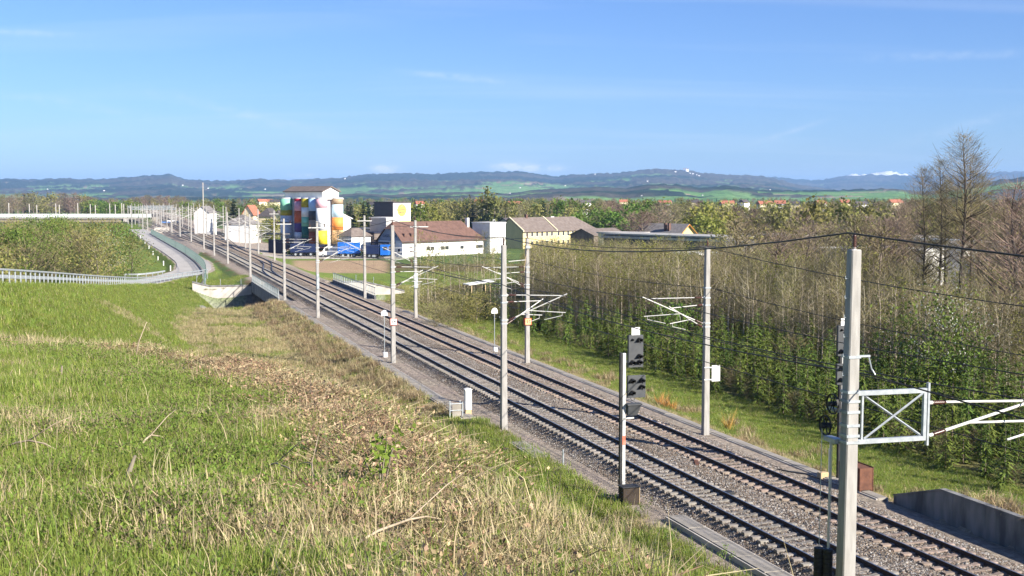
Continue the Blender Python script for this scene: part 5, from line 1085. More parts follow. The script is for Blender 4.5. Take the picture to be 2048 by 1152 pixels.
def trunk_mesh(name, h, r, mat, rng, lean=.03, limbs=0, lh=(.4, .9), n=6, fork=0, lim=(.18, .36)):
    mb = MB(); k = 7; ph = rng.uniform(0, 6); pts = [(lean * h * math.sin(ph + i * .9) * i / k, lean * h * math.cos(ph * 1.3 + i * .8) * i / k, h * i / k - (.25 if i == 0 else 0)) for i in range(k + 1)]
    mb.tube(pts, [r * (1 - .88 * i / k) for i in range(k + 1)], n)
    for j in range(limbs):
        q = rng.uniform(*lh); i = int(q * k); p = Vector(pts[i]).lerp(Vector(pts[min(i + 1, k)]), q * k - i); a = rng.uniform(0, 6.28); L_ = h * rng.uniform(*lim) * ((1.25 - q) if lim[0] > .15 else .35 + 1.0 * math.sin(PI * min(1, max(.05, (q - .30) / .72)))); e = rng.uniform(.35, 1.1)
        m_ = p + Vector((math.cos(a) * L_ * .5, math.sin(a) * L_ * .5, L_ * .5 * e * .8)); t_ = p + Vector((math.cos(a + .2) * L_, math.sin(a + .2) * L_, L_ * e * 1.15)); rr = r * (1 - .85 * q) * .55
        mb.tube([p, m_, t_], [rr, rr * .6, rr * .2], 4)
    return mb.mesh(name, mat, True)
def clumpy(rng, n, h, zr, rad, K=16, spread=.16, shape=lambda q: math.sin(PI * min(1, q * .9 + .1)) ** .6):
    C = []
    for _ in range(K):
        q = rng.uniform(0, 1); a = rng.uniform(0, 6.28); R = rad * shape(q) * rng.uniform(.35, 1.0); C.append((R * math.cos(a), R * math.sin(a), h * (zr[0] + (zr[1] - zr[0]) * q)))
    C = np.array(C); i = rng.integers(0, K, n); return C[i] + rng.normal(size=(n, 3)) * np.array([rad * spread * 1.6, rad * spread * 1.6, h * spread * .42])
def bare_crown(rng, n, h, zr, rad, w, ln, buds=0, bsize=.1, mats=None, up=.7):
    q = rng.uniform(0, 1, n) ** .8; a = rng.uniform(0, 6.28, n); R = rad * np.sin(PI * np.clip(q * .93 + .07, 0, 1)) ** .7 * rng.uniform(.05, 1, n); P0 = np.stack([R * np.cos(a), R * np.sin(a), h * (zr[0] + (zr[1] - zr[0]) * q)], 1)
    d = np.stack([np.cos(a), np.sin(a), np.full(n, up)], 1) + rng.normal(size=(n, 3)) * .45; d /= np.linalg.norm(d, axis=1)[:, None]; L_ = ln * rng.uniform(.4, 1.3, n); P1 = P0 + d * L_[:, None]
    st = np.stack([P0[:, 0] * .15, P0[:, 1] * .15, P0[:, 2] - R * .55], 1)
    k = rng.random(n) < .22; parts = [ribbons(np.concatenate([P0, st[k]]), np.concatenate([P1, P0[k]]), np.concatenate([np.full(n, w), np.full(k.sum(), w * 1.7)]), rng)]
    if buds: i = rng.integers(0, n, buds); parts.append(quads(P0[i] + (P1[i] - P0[i]) * rng.uniform(.3, 1.1, (buds, 1)), bsize, rng))
    return join(parts)
def conifer_crown(rng, h, rad, whorls, per, size, z0=.04, droop=.1):
    P0 = []; P1 = []; W = []
    for k in range(whorls):
        q = (k + rng.uniform(0, .7)) / whorls; z = h * (z0 + (1 - z0) * q); R = rad * (1 - q) ** .85 + .05
        for j in range(max(3, int(per * (1 - .55 * q)))):
            a = rng.uniform(0, 6.28); r = R * rng.uniform(.7, 1.1); m = np.array([math.cos(a), math.sin(a), 0]); p = np.array([0, 0, z]); prev = p; ns = 3 if r > .45 else 2
            for s_ in range(ns):
                nx = p + m * r * (s_ + 1) / ns + np.array([rng.normal() * .04, rng.normal() * .04, r * (.22 - droop * (s_ + 1)) + rng.normal() * .03]); P0.append(prev); P1.append(nx); W.append(size * (1.15 - .25 * s_) * min(1, .45 + r)); prev = nx
    P0, P1, W = np.array(P0), np.array(P1), np.array(W); n = len(P0)
    d = P1 - P0; side = np.cross(d, np.array([0, 0, 1.0])); side /= np.maximum(np.linalg.norm(side, axis=1), 1e-6)[:, None]; up_ = rng.normal(0, .35, (n, 1)) * np.array([[0, 0, 1]]); side = side + up_; w = W[:, None]
    V = np.stack([P0 - side * w * .75, P0 + side * w * .75, P1 + d * .25 + side * w * .35, P1 + d * .25 - side * w * .35], 1).reshape(-1, 3); F1 = np.arange(n)[:, None] * 4 + np.arange(4)[None]
    tv, tf = quads(np.concatenate([P1, (P0 + P1) / 2]) + rng.normal(0, .06, (2 * n, 3)), size * .85, rng, .26)
    return join([(V, F1), (tv, tf)])
class Kind:
    """one tree kind in a few variants: (trunk mesh, crown mesh) built once, 10 m tall unless said"""
    def __init__(s, name, vs, h): s.name, s.vs, s.h = name, vs, h
r_t = np.random.default_rng(5)
def mk(name, n, fn, h=10.0): return Kind(name, [fn(np.random.default_rng(100 + 17 * i + len(name))) for i in range(n)], h)
def crown(name, vfm, mats): return np_mesh(name, vfm[0], vfm[1], mats, False, vfm[2])
def broad(c, rad=3.6, nq=520, sz=.42, zr=(.22, .95), K=18):
    return lambda g: (trunk_mesh('trunk', 9.2, .26, BARK, g, .02, 7), (lambda q: np_mesh('crown', q[0], q[1], c))(quads(clumpy(g, nq, 10, zr, rad, K), sz, g)))
KG = mk('broadleaf_tree', 4, broad(LM['green'])); KO = mk('budding_tree', 4, broad(LM['olive'], 3.4, 430, .36)); KY = mk('willow_tree', 3, broad(LM['yellow'], 3.8, 520, .42, (.15, .95))); KP = mk('poplar_tree', 2, broad(LM['poplar'], 1.25, 420, .36, (.08, .97), 24)); KBL = mk('blossom_tree', 2, broad(LM['blossom'], 3.4, 420, .36))
KB = mk('bare_tree', 5, lambda g: (trunk_mesh('trunk', 9.6, .24, BARK, g, .02, 9, (.25, .9)), crown('crown', bare_crown(g, 640, 10, (.25, .95), 3.2, .030, 1.2, 190, .17), [LM['twig'], LM['olive']])))
KR = mk('reddish_bare_tree', 3, lambda g: (trunk_mesh('trunk', 9.6, .24, BARK, g, .02, 9, (.25, .9)), crown('crown', bare_crown(g, 800, 10, (.2, .95), 3.6, .032, 1.1, 60, .17), [LM['redtwig'], LM['olive']])))
KRN = mk('spreading_bare_tree', 2, lambda g: (trunk_mesh('trunk', 9.6, .22, DARKBARK, g, .05, 22, (.2, .9)), crown('crown', bare_crown(g, 1500, 10, (.2, .95), 3.6, .012, .8, 120, .06), [LM['redtwig'], LM['olive']])))
KD = mk('dark_conifer', 3, lambda g: (trunk_mesh('trunk', 9.5, .2, DARKBARK, g, .004), crown('crown', conifer_crown(g, 10, 2.0, 24, 10, .34), [LM['dark'], LM['dark']])))
KS = mk('young_spruce', 5, lambda g: (trunk_mesh('trunk', 3.7, .05, BARK, g, .004, 0, n=5), crown('crown', conifer_crown(g, 4, .88, 19, 9, .085, .03, .16), [LM['spruce'], LM['spruce']])), 4.0)
KT = mk('thicket_tree', 7, lambda g: (trunk_mesh('trunk', 7.7, .072, PALEBARK, g, .02, 8, (.4, .9), 5), crown('crown', bare_crown(g, 150, 8, (.34, .98), .95, .012, .95, 90, .06, up=1.2), [LM['twig'], LM['olive']])), 8.0)
KTG = mk('thicket_birch', 4, lambda g: (trunk_mesh('trunk', 7.6, .066, PALEBARK, g, .02, 6, (.3, .9), 5), crown('crown', bare_crown(g, 110, 8, (.2, .98), 1.15, .012, .9, 520, .075, up=1.0), [LM['twig'], LM['yellow']])), 8.0)
KA = mk('tall_alder', 3, lambda g: (trunk_mesh('trunk', 19, .20, DARKBARK, g, .012, 34, (.42, .97), 6, lim=(.065, .135)), crown('crown', bare_crown(g, 1900, 19.5, (.45, 1.0), 2.9, .0095, .9, 420, .05, up=.8), [LM['twig'], LM['olive']])), 19.5)
KSH = mk('shrub', 4, lambda g: (trunk_mesh('stem', 3, .06, BARK, g, .06, 8, (.05, .6), 4), crown('foliage', join([quads(clumpy(g, 1700, 4, (.06, .97), 2.2, 34, .16), .085, g), bare_crown(g, 90, 4, (.1, .9), 2.0, .02, .9)[:2]]), [LM['olive'], LM['twig']])), 4.0)
KSG = mk('green_shrub', 4, lambda g: (trunk_mesh('stem', 3, .06, BARK, g, .06, 8, (.05, .6), 4), crown('foliage', join([quads(clumpy(g, 1900, 4, (.06, .97), 2.2, 34, .16), .085, g), bare_crown(g, 50, 4, (.1, .9), 2.0, .02, .9)[:2]]), [LM['green'], LM['twig']])), 4.0)
KSB = mk('bare_shrub', 3, lambda g: (trunk_mesh('stem', 3, .05, BARK, g, .06, 8, (.05, .6), 4), crown('foliage', bare_crown(g, 330, 4, (.03, .85), 1.9, .016, 1.1, 160, .09, up=1.0), [LM['twig'], LM['olive']])), 4.0)
KW = mk('blossom_shrub', 2, lambda g: (trunk_mesh('stem', 3, .06, BARK, g, .06, 8, (.05, .6), 4), crown('foliage', join([quads(clumpy(g, 1100, 4, (.06, .95), 1.9, 30, .17), .07, g), quads(clumpy(g, 420, 4, (.3, .98), 2.0, 20, .14), .04, g)]), [LM['green'], LM['blossom']])), 4.0)
def plant(kind, x, y, h, label, cat='tree', group=None, rz=None, wide=1.0, z=None):
    v = kind.vs[int(RNG.integers(0, len(kind.vs)))]; s = h / kind.h
    o = empty(kind.name, (x, y, (tz(x, y) if z is None else z) - .05), RNG.uniform(0, 6.28) if rz is None else rz, label, cat, group); o.scale = (s * wide, s * wide, s)
    link(v[0].name.split('.')[0], v[0], o); link(v[1].name.split('.')[0], v[1], o); return o

# ------------------------------------------------------------------ scattering of what nobody could count
def scatter(name, meshes, P, rz, scl, idx, label, tilt=None):
    me = bpy.data.meshes.new(name); n = len(P); me.vertices.add(n); me.vertices.foreach_set('co', np.asarray(P, np.float32).ravel())
    R = np.zeros((n, 3), np.float32); R[:, 2] = rz
    if tilt is not None: R[:, :2] = tilt
    a = me.attributes.new('rot', 'FLOAT_VECTOR', 'POINT'); a.data.foreach_set('vector', R.ravel())
    a = me.attributes.new('scl', 'FLOAT', 'POINT'); a.data.foreach_set('value', np.asarray(scl, np.float32)); a = me.attributes.new('idx', 'INT', 'POINT'); a.data.foreach_set('value', np.asarray(idx, np.int32))
    o = link(name, me); tag(o, label, kind='stuff')
    src = bpy.data.collections.new(name + '_kinds')
    for k, m in enumerate(meshes): src.objects.link(bpy.data.objects.new('%s_kind_%02d' % (name, k), m))
    g = bpy.data.node_groups.new(name + '_scatter', 'GeometryNodeTree'); g.interface.new_socket('Geometry', in_out='INPUT', socket_type='NodeSocketGeometry'); g.interface.new_socket('Geometry', in_out='OUTPUT', socket_type='NodeSocketGeometry')
    i = g.nodes.new('NodeGroupInput'); u = g.nodes.new('NodeGroupOutput'); ci = g.nodes.new('GeometryNodeCollectionInfo'); ci.inputs['Collection'].default_value = src; ci.inputs['Separate Children'].default_value = True; ci.inputs['Reset Children'].default_value = True
    ip = g.nodes.new('GeometryNodeInstanceOnPoints'); ip.inputs['Pick Instance'].default_value = True
    def attr(nm, ty): 
        q = g.nodes.new('GeometryNodeInputNamedAttribute'); q.data_type = ty; q.inputs['Name'].default_value = nm; return q.outputs['Attribute']
    g.links.new(i.outputs[0], ip.inputs['Points']); g.links.new(ci.outputs[0], ip.inputs['Instance']); g.links.new(attr('idx', 'INT'), ip.inputs['Instance Index'])
    e2 = g.nodes.new('FunctionNodeEulerToRotation'); g.links.new(attr('rot', 'FLOAT_VECTOR'), e2.inputs[0]); g.links.new(e2.outputs[0], ip.inputs['Rotation']); g.links.new(attr('scl', 'FLOAT'), ip.inputs['Scale']); g.links.new(ip.outputs[0], u.inputs[0])
    md = o.modifiers.new('scatter', 'NODES'); md.node_group = g; return o
def whole(kind):                                   # trunk and crown of a kind as one mesh, for masses
    out = []
    for tr, cr in kind.vs:
        b = MB(); nv = []; fs = []; ms = []; mats = []
        for me in (tr, cr):
            off = len(nv); nv += [tuple(v.co) for v in me.vertices]; mo = len(mats); mats += list(me.materials)
            for p in me.polygons: fs.append(tuple(i + off for i in p.vertices)); ms.append(p.material_index + mo)
        m2 = bpy.data.meshes.new(kind.name + '_mass'); m2.from_pydata(nv, [], fs)
        for m in mats: m2.materials.append(m)
        m2.polygons.foreach_set('material_index', ms); out.append(m2)
    return out

# ------------------------------------------------------------------ the tree belts
def belt(spec):
    for (kinds, n, u0, u1, v0, v1, d0, d1, where, wide) in spec:
        for i in range(n):
            u = u0 + (u1 - u0) * (i + RNG.uniform(.1, .9)) / n; d = RNG.uniform(d0, d1); k = kinds[int(RNG.integers(0, len(kinds)))]; v = RNG.uniform(v0, v1)
            p = corner(u, d); z = tz(p.x, d); h = CH - (v - 393) * d / 2500 - z; h = max(h, 3.5)
            nm = {'broadleaf_tree': 'fresh green broadleaf tree ', 'budding_tree': 'olive budding tree ', 'willow_tree': 'yellow green willow ', 'poplar_tree': 'slender tall poplar ', 'bare_tree': 'bare brown tree ', 'reddish_bare_tree': 'reddish bare tree ', 'dark_conifer': 'dark conifer ', 'blossom_tree': 'white blossoming tree ', 'spreading_bare_tree': 'dark spreading bare tree '}[k.name]
            plant(k, p.x, d, h, nm + where, 'tree', 'trees ' + where, wide=wide * (1.0 if k in (KD, KP) else min(1.9, max(1.0 if h < 12 else .8, 9 / h))))
belt([
    ([KB, KO, KR], 26, -30, 190, 385, 396, 820, 1000, 'in the wood beyond the far railway bridge', 1.5),
    ([KG], 10, 192, 282, 399, 408, 720, 780, 'in the bright clump beyond the railway viaduct', 1.5),
    ([KY], 2, 170, 192, 392, 398, 760, 790, 'at the left end of the bright green clump', 1.0),
    ([KR, KB], 18, 262, 372, 389, 396, 1050, 1300, 'in the reddish wood behind the station', 1.6),
    ([KO, KG, KB], 14, 370, 470, 398, 408, 640, 800, 'behind the white gable house', 1.3),
    ([KG, KO], 10, 490, 575, 404, 412, 560, 700, 'behind the houses left of the silos', 1.3),
    ([KO, KG, KY], 4, 515, 566, 433, 444, 370, 395, 'on the lawn just left of the silos', 1.0),
    ([KD, KO, KD], 9, 688, 760, 400, 410, 400, 470, 'right behind the colourful silos', 1.3),
    ([KY, KG], 5, 820, 862, 404, 418, 350, 390, 'right of the sign tower', 1.0),
    ([KO, KB, KO, KD], 16, 855, 965, 396, 410, 440, 540, 'behind the brown roofed hall', 1.2),
    ([KD], 5, 925, 1000, 404, 414, 425, 450, 'round the foot of the poplars', 1.3),
    ([KO, KB, KG, KO, KD, KBL], 24, 1000, 1200, 400, 412, 420, 560, 'behind the long yellow building', 1.3),
    ([KG], 4, 1160, 1225, 416, 424, 385, 400, 'at the right end of the yellow building', 1.1),
    ([KO, KB, KO, KG, KR], 30, 1205, 1420, 399, 412, 380, 520, 'behind the yellow gable house', 1.3),
    ([KY], 4, 1375, 1462, 414, 424, 300, 320, 'just behind the right end of the flat hall', 1.0),
    ([KR, KB], 3, 1262, 1300, 420, 426, 285, 300, 'between the grey shed and the yellow gable house', 1.0),
    ([KB, KO, KR, KO], 26, 1420, 1640, 402, 416, 300, 480, 'in the bare belt behind the flat halls', 1.2),
    ([KB, KR, KO, KB], 26, 1600, 1840, 398, 420, 230, 360, 'in the brown belt above the white sheds', 1.1),
    ([KB, KRN, KB], 13, 1470, 1690, 432, 470, 125, 195, 'rising above the thicket before the halls', 1.0),
    ([KB, KRN], 8, 1700, 1830, 415, 455, 120, 175, 'rising from the thicket left of the alders', 1.0),
    ([KB, KRN], 8, 1960, 2090, 400, 450, 120, 170, 'rising from the thicket right of the alders', 1.0),
    ([KB, KR, KO], 24, 1820, 2090, 392, 420, 210, 330, 'in the brown belt at the right edge', 1.1),
])
for u, v, d in ((966, 381, 432), (975, 379, 436), (988, 380, 430)):
    p = corner(u, d); plant(KP, p.x, d, CH - (v - 393) * d / 2500 - tz(p.x, d), 'tall slender poplar ' + {966: 'at the left', 975: 'in the middle', 988: 'at the right'}[u] + ' of the three behind the hall', 'tree', 'three poplars', wide=1.0)
p = corner(467, 425); plant(KD, p.x, 425, CH - 4 * .17 - tz(p.x, 425), 'dark broad conifer between the white gable house and the cream house', wide=1.6)
p = corner(675, 291); plant(KB, p.x, 291, CH - (458 - 393) * 291 / 2500 - tz(p.x, 291), 'small bare tree before the orange silo', wide=1.0)
# tall dark alders at the right
for k, (u, v, d, w, lb) in enumerate(((1848, 338, 106, 1.0, 'leftmost tall bare alder of the group at the right'), (1882, 322, 112, 1.0, 'second tall bare alder from the left at the right'), (1893, 360, 118, .9, 'shorter bare alder inside the tall group at the right'), (1926, 272, 105, 1.25, 'tallest bare alder of the group against the sky'), (1944, 312, 110, 1.0, 'bare alder just right of the tallest one'), (1962, 352, 116, .9, 'rightmost bare alder of the tall group'))):
    p = corner(u, d); plant(KA, p.x, d, CH - (v - 393) * d / 2500 - tz(p.x, d), lb, 'tree', 'tall bare alders at the right', wide=w)
for k, (u, v, d, h, lb) in enumerate(((2035, 352, 100, 0, 'crooked bare tree at the right picture edge'), (2075, 380, 92, 0, 'crooked bare tree leaning in from the right edge'), (1800, 405, 150, 0, 'dark spreading bare tree left of the tall alders'))):
    p = corner(u, d); plant(KRN, p.x, d, CH - (v - 393) * d / 2500 - tz(p.x, d), lb, 'tree', 'spreading bare trees at the right', wide=.9)
for u, v, d, lb in ((1882, 562, 84, 'large white blossoming shrub below the tall alders'), (1935, 600, 80, 'smaller white blossoming shrub right of the large one')):
    p = corner(u, d); plant(KW, p.x, d, CH - (v - 393) * d / 2500 - tz(p.x, d), lb, 'shrub', wide=.8)

# thicket of slim bare trees behind the spruces
area = []
for _ in range(9000):
    t = RNG.uniform(38, 232); X = float(np.interp(t, [38, 100, 128], [54.5, 52.5, 44.5])) + (RNG.random() ** 1.2) * 36
    if t > 150 and X < 60 and RNG.random() < .5: continue
    if t > 195 and X < 52: continue
    area.append((t, X))
area = np.array(area); sel = []
cell = {}
for t, X in area:                                      # keep them a metre apart
    c = (int(t / 1.1), int(X / 1.1))
    if c in cell: continue
    cell[c] = 1; sel.append((t, X))
sel = np.array(sel); xy = np.stack([-sel[:, 0] * SA + sel[:, 1] * CA, sel[:, 0] * CA + sel[:, 1] * SA], 1)
ua = 1024 + F * xy[:, 0] / xy[:, 1]; inview = (np.abs(xy[:, 0] / xy[:, 1]) < .46) & ~((ua < 1050) & (xy[:, 1] > 135 + RNG.uniform(-12, 12, len(xy))))
sel, xy = sel[inview], xy[inview]
keep = RNG.random(len(sel)) < np.interp(sel[:, 1], [44, 60, 70, 86], [.85, .72, .5, .4]); sel, xy = sel[keep], xy[keep]
def hcap(x, y): return 14 - np.interp(1024 + F * x / y, [1000, 1250, 1300, 1550, 1700], [96, 92, 81, 80, 66]) / F * y
front = np.argsort((sel[:, 1] - np.interp(sel[:, 0], [38, 100, 128], [54.5, 52.5, 44.5])) * 3 + xy[:, 1] * .35 + RNG.uniform(0, 8, len(sel)))
NF = 285
for i in front[:NF]:
    t, X = sel[i]; g = RNG.random() < np.interp(t, [90, 150], [.10, .6])
    h = min(RNG.uniform(4.8, 8.8) * np.interp(t, [45, 70, 120], [.72, .95, 1.0]), hcap(xy[i, 0], xy[i, 1]) * RNG.uniform(.7, 1.1))
    plant(KTG if g else KT, xy[i, 0], xy[i, 1], h, 'slim young tree with first yellow green leaves in the thicket' if g else 'slim bare young tree with pale trunk in the thicket edge', 'tree', 'leafing young trees in the thicket' if g else 'bare young trees in the thicket', wide=RNG.uniform(.85, 1.3))
rest = front[NF:]
tm = whole(KT) + whole(KTG); zr_ = terrain(xy[rest, 0], xy[rest, 1]); gsel = RNG.random(len(rest)) < np.interp(sel[rest, 0], [90, 150], [.12, .55])
idx = np.where(gsel, RNG.integers(len(KT.vs), len(KT.vs) + len(KTG.vs), len(rest)), RNG.integers(0, len(KT.vs), len(rest)))
scatter('thicket', tm, np.stack([xy[rest, 0], xy[rest, 1], zr_ - .05], 1), RNG.uniform(0, 6.28, len(rest)), np.minimum(RNG.uniform(.66, 1.14, len(rest)) * np.interp(sel[rest, 0], [45, 70, 120], [.75, .95, 1.0]), hcap(xy[rest, 0], xy[rest, 1]) / 8 * RNG.uniform(.66, 1.1, len(rest))), idx, 'deep thicket of bare young trees right of the tracks')
# brush under and before the thicket
n = 2600; t = RNG.uniform(36, 235, n); X = np.where(RNG.random(n) < .12, RNG.uniform(41, 54, n), RNG.uniform(54, 80, n)); xx, yy = -t * SA + X * CA, t * CA + X * SA; ok = (np.abs(xx / yy) < .46) & ~((xx < .01 * yy) & (yy > 150)); t, X, xx, yy = t[ok], X[ok], xx[ok], yy[ok]
um = whole(KSH) + whole(KSG) + whole(KSB); cl_ = np.where(X < 54, -.1, fbm(xx / 11, yy / 11, 301, 2)); idx = np.where(cl_ > .25, RNG.integers(4, 8, len(t)), np.where(cl_ < .0, RNG.integers(8, 11, len(t)), RNG.integers(0, 4, len(t))))
scatter('undergrowth', um, np.stack([xx, yy, terrain(xx, yy) - .05], 1), RNG.uniform(0, 6.28, len(t)), RNG.uniform(.28, .62, len(t)) * np.where(X < 52, .75, 1.0) * (1 + .25 * (t > 130)), idx, 'olive and brown brush growing under the thicket')
for k, (u, v, d, kd, lb) in enumerate(((1345, 600, 104, KSG, 'fresh green bush at the foot of the thicket left of the 145 mast'), (1560, 570, 112, KTG, 'fresh green slim tree in the thicket right of the 145 mast'), (1590, 660, 92, KSB, 'bare brown bush before the thicket near the tensioning mast'), (1830, 600, 92, KSG, 'green bush left of the white blossoming shrub'), (1940, 660, 80, KSG, 'green bush below the white blossoming shrub'))):
    p = corner(u, d); plant(kd, p.x, d, min(5.0 if kd is not KTG else 9, CH - (v - 393) * d / 2500 - tz(p.x, d)), lb, 'shrub', wide=1.0)

# spruces planted along the mown strip
sp = []
for row in range(9):
    t = 33.0 + row * .3
    while t < 128:
        X = 40.3 + row * 1.55 + RNG.uniform(-.45, .45); t += RNG.uniform(1.7, 2.55)
        if X < np.interp(t, [100, 128], [54, 43.5]): sp.append((t, X, row))
for (t, X, row) in sp:
    q = T(t, X); 
    if abs(q.x / q.y) > .46 : continue
    h = RNG.uniform(2.3, 4.7) * (1.1 if row > 1 else .9) * np.interp(t, [40, 60, 128], [1.0, 1.0, .85])
    plant(KS, q.x, q.y, h, 'young green spruce in the plantation rows along the mown strip', 'tree', 'young spruces of the plantation', wide=RNG.uniform(.85, 1.15))
for u, v, h in ((905, 622, 2.4), (918, 618, 1.9), (940, 626, 3.0), (946, 632, 2.0), (968, 628, 3.6), (972, 640, 2.2), (1075, 662, 2.6)):
    p = WZ(u, v, -1.4); plant(KD, p.x, p.y, h, 'small dark spruce alone beside the green strip beyond the tracks', 'tree', 'single dark spruces by the strip', wide=1.1)
# green edge trees round the hall and the underpass
for (kinds, n, u0, u1, v0, v1, d0, d1, lb) in (([KTG, KTG, KT], 17, 815, 1010, 462, 512, 200, 255, 'yellow green young tree before the white hall'), ([KTG, KTG, KT], 36, 830, 1060, 495, 560, 150, 195, 'young tree with first leaves between the tracks and the hall'), ([KSB, KSH], 8, 820, 1000, 570, 600, 135, 160, 'low brown bush by the underpass on the right'), ([KSB], 3, 860, 905, 600, 612, 122, 130, 'brown bush on the verge below the long cross arm mast'), ([KW], 2, 985, 1010, 545, 560, 150, 158, 'white blossoming bush near the small shelter'), ([KTG, KT], 12, 1060, 1260, 470, 500, 200, 260, 'young leafing tree before the yellow building')):
    for i in range(n):
        u = u0 + (u1 - u0) * (i + RNG.uniform(.1, .9)) / n; d = RNG.uniform(d0, d1); p = corner(u, d); k = kinds[int(RNG.integers(0, len(kinds)))]; v = RNG.uniform(v0, v1)
        plant(k, p.x, d, max(1.2, CH - (v - 393) * d / 2500 - tz(p.x, d)), lb, 'tree' if 'tree' in lb else 'shrub', lb + 's', wide=1.2)
hd = MB().box(-.1, .1, -.1, .1, -.1, .1)
hp = [WZ(u, v, -1.3) for u, v in ((578, 509), (640, 510), (700, 511), (780, 513))]; V = []
for a, b in zip(hp[:-1], hp[1:]):
    m_ = 900; q = RNG.random((m_, 1)); V.append(np.array(a)[None] * (1 - q) + np.array(b)[None] * q + np.stack([RNG.normal(0, .35, m_), RNG.normal(0, .5, m_), RNG.uniform(0, 1.25, m_)], 1))
v_, f_ = quads(np.concatenate(V), .26, RNG); tag(link('hedge', np_mesh('hedge', v_, f_, leaf('hedge_leaves', (.025, .045, .018), (.05, .08, .03), .1))), 'long dark clipped hedge before the trucks and silos', 'hedge')

# scrub left of the road
sc_ = 0
for i in range(74):
    u = RNG.uniform(-60, 268); d = RNG.uniform(118, 300); p = corner(u, d); rdv = poly_near(np.array([p.x]), np.array([d]), ROAD)
    if rdv[0][0] < 7.5 or rdv[2][0] > 0: continue
    vt = np.interp(u, [-60, 20, 130, 200, 240, 268], [440, 438, 431, 435, 446, 468]) - 6 + np.interp(d, [118, 150, 230, 300], [62, 40, 10, 0]) + RNG.uniform(0, 16)
    h = CH - (vt - 393) * d / 2500 - tz(p.x, d)
    if h < 1.5: continue
    r = RNG.random(); k = KSG if r < .45 else KSH if r < .82 else KSB if r < .94 else KW; h = min(h, 9)
    lb = {'green_shrub': 'green leafing shrub', 'shrub': 'olive budding shrub', 'bare_shrub': 'bare brown shrub', 'blossom_shrub': 'pale blossoming shrub'}[k.name]
    plant(k, p.x, d, h, lb + ' in the scrub left of the service road', 'shrub', lb + 's left of the road', wide=min(1.5, 5.5 / h + .35)); sc_ += 1
p = corner(293, 540); plant(KSG, p.x, 540, 4.5, 'single green bush on the lawn beyond the service road', 'shrub', wide=1.2)
# far woods: one mass
n = 2600; d = RNG.uniform(780, 2500, n) ** 1.0; u = RNG.uniform(-150, 2200, n); xx = (u - 1024) / F * d; ok = fbm(xx / 160, d / 240, 77, 3) > -.12; xx, d = xx[ok], d[ok]
wm = whole(KB)[:3] + whole(KO)[:2] + whole(KG)[:2] + whole(KR)[:2] + whole(KD)[:2]
scatter('far_woods', wm, np.stack([xx, d, terrain(xx, d) - .1], 1), RNG.uniform(0, 6.28, len(d)), RNG.uniform(.75, 1.25, len(d)) * 1.0, RNG.integers(0, len(wm), len(d)), 'far woods and hedgerows spreading over the plain')

# ------------------------------------------------------------------ grass, weeds and litter
def tuft(n, h, w, rad, mats, rng, lean=.5, mix=0.0, flat_=0.0):
    a = rng.uniform(0, 6.28, n); r = rad * np.sqrt(rng.random(n)); B = np.stack([r * np.cos(a), r * np.sin(a), np.full(n, -.02)], 1)
    L_ = h * rng.uniform(.45, 1.15, n); az = rng.uniform(0, 6.28, n); ln = lean * rng.uniform(.1, 1.2, n) + flat_; dx = np.cos(az), np.sin(az); s = np.stack([-dx[1], dx[0], np.zeros(n)], 1) * (w * rng.uniform(.6, 1.2, n))[:, None]
    M1 = B + np.stack([dx[0] * L_ * ln * .3, dx[1] * L_ * ln * .3, L_ * .55], 1); Tp = B + np.stack([dx[0] * L_ * ln, dx[1] * L_ * ln, L_ * np.sqrt(np.maximum(.05, 1 - np.minimum(ln, .97) ** 2))], 1)
    V = np.stack([B - s, B + s, M1 - s * .8, M1 + s * .8, Tp], 1).reshape(-1, 3); i = np.arange(n)[:, None] * 5
    f = np.concatenate([i + np.array([[0, 1, 3]]), i + np.array([[0, 3, 2]]), i + np.array([[2, 3, 4]])]); mi = np.tile((rng.random(n) < mix).astype(int), 3)
    return np_mesh('tuft', V, f, mats, False, mi)
def leafy(n, h, size, rad, mats, rng):
    C = np.stack([rng.normal(0, rad * .5, n), rng.normal(0, rad * .5, n), h * rng.random(n) ** .7], 1); q = quads(C, size, rng); st = rng.normal(0, rad * .45, (n // 6, 2)); s0 = np.concatenate([st * .3, np.zeros((len(st), 1))], 1); s1 = np.concatenate([st, np.full((len(st), 1), h)], 1); v = join([q, ribbons(s0, s1, .004, rng)]); return np_mesh('weed', v[0], v[1], mats, False, v[2])
def litter(n, rad, rng):
    C = np.stack([rng.normal(0, rad * .5, n), rng.normal(0, rad * .5, n), rng.uniform(0, .12, n)], 1); C = C[: int(n * .7)]; q = quads(C, .018, rng); m_ = n; p0 = np.stack([rng.normal(0, rad * .5, m_), rng.normal(0, rad * .5, m_), rng.uniform(0, .08, m_)], 1); an = rng.uniform(0, 6.28, m_); p1 = p0 + np.stack([np.cos(an), np.sin(an), rng.normal(.15, .25, m_)], 1) * rng.uniform(.05, .24, m_)[:, None]
    h_ = m_ // 2; wd = rng.uniform(.002, .0045, m_); v = join([q, ribbons(p0[:h_], p1[:h_], wd[:h_], rng), ribbons(p0[h_:], p1[h_:], wd[h_:], rng)]); return np_mesh('litter', v[0], v[1], [LM['litter'], LM['dry'], LM['deadtwig']], False, v[2])
g_ = np.random.default_rng(77)
TUFTS = [tuft(80, .125, .0046, .22, [LM['grass'], LM['dry']], g_, .8, .10) for _ in range(3)] + [tuft(66, .19, .0042, .20, [LM['grass'], LM['dry']], g_, .75, .15) for _ in range(2)]          # 0-4 green
TUFTS += [tuft(50, .20, .0042, .18, [LM['dry'], LM['grass']], g_, .85, .25) for _ in range(2)] + [tuft(40, .16, .005, .22, [LM['dry'], LM['grass']], g_, .9, .2, .2) for _ in range(2)]     # 5-8 dry
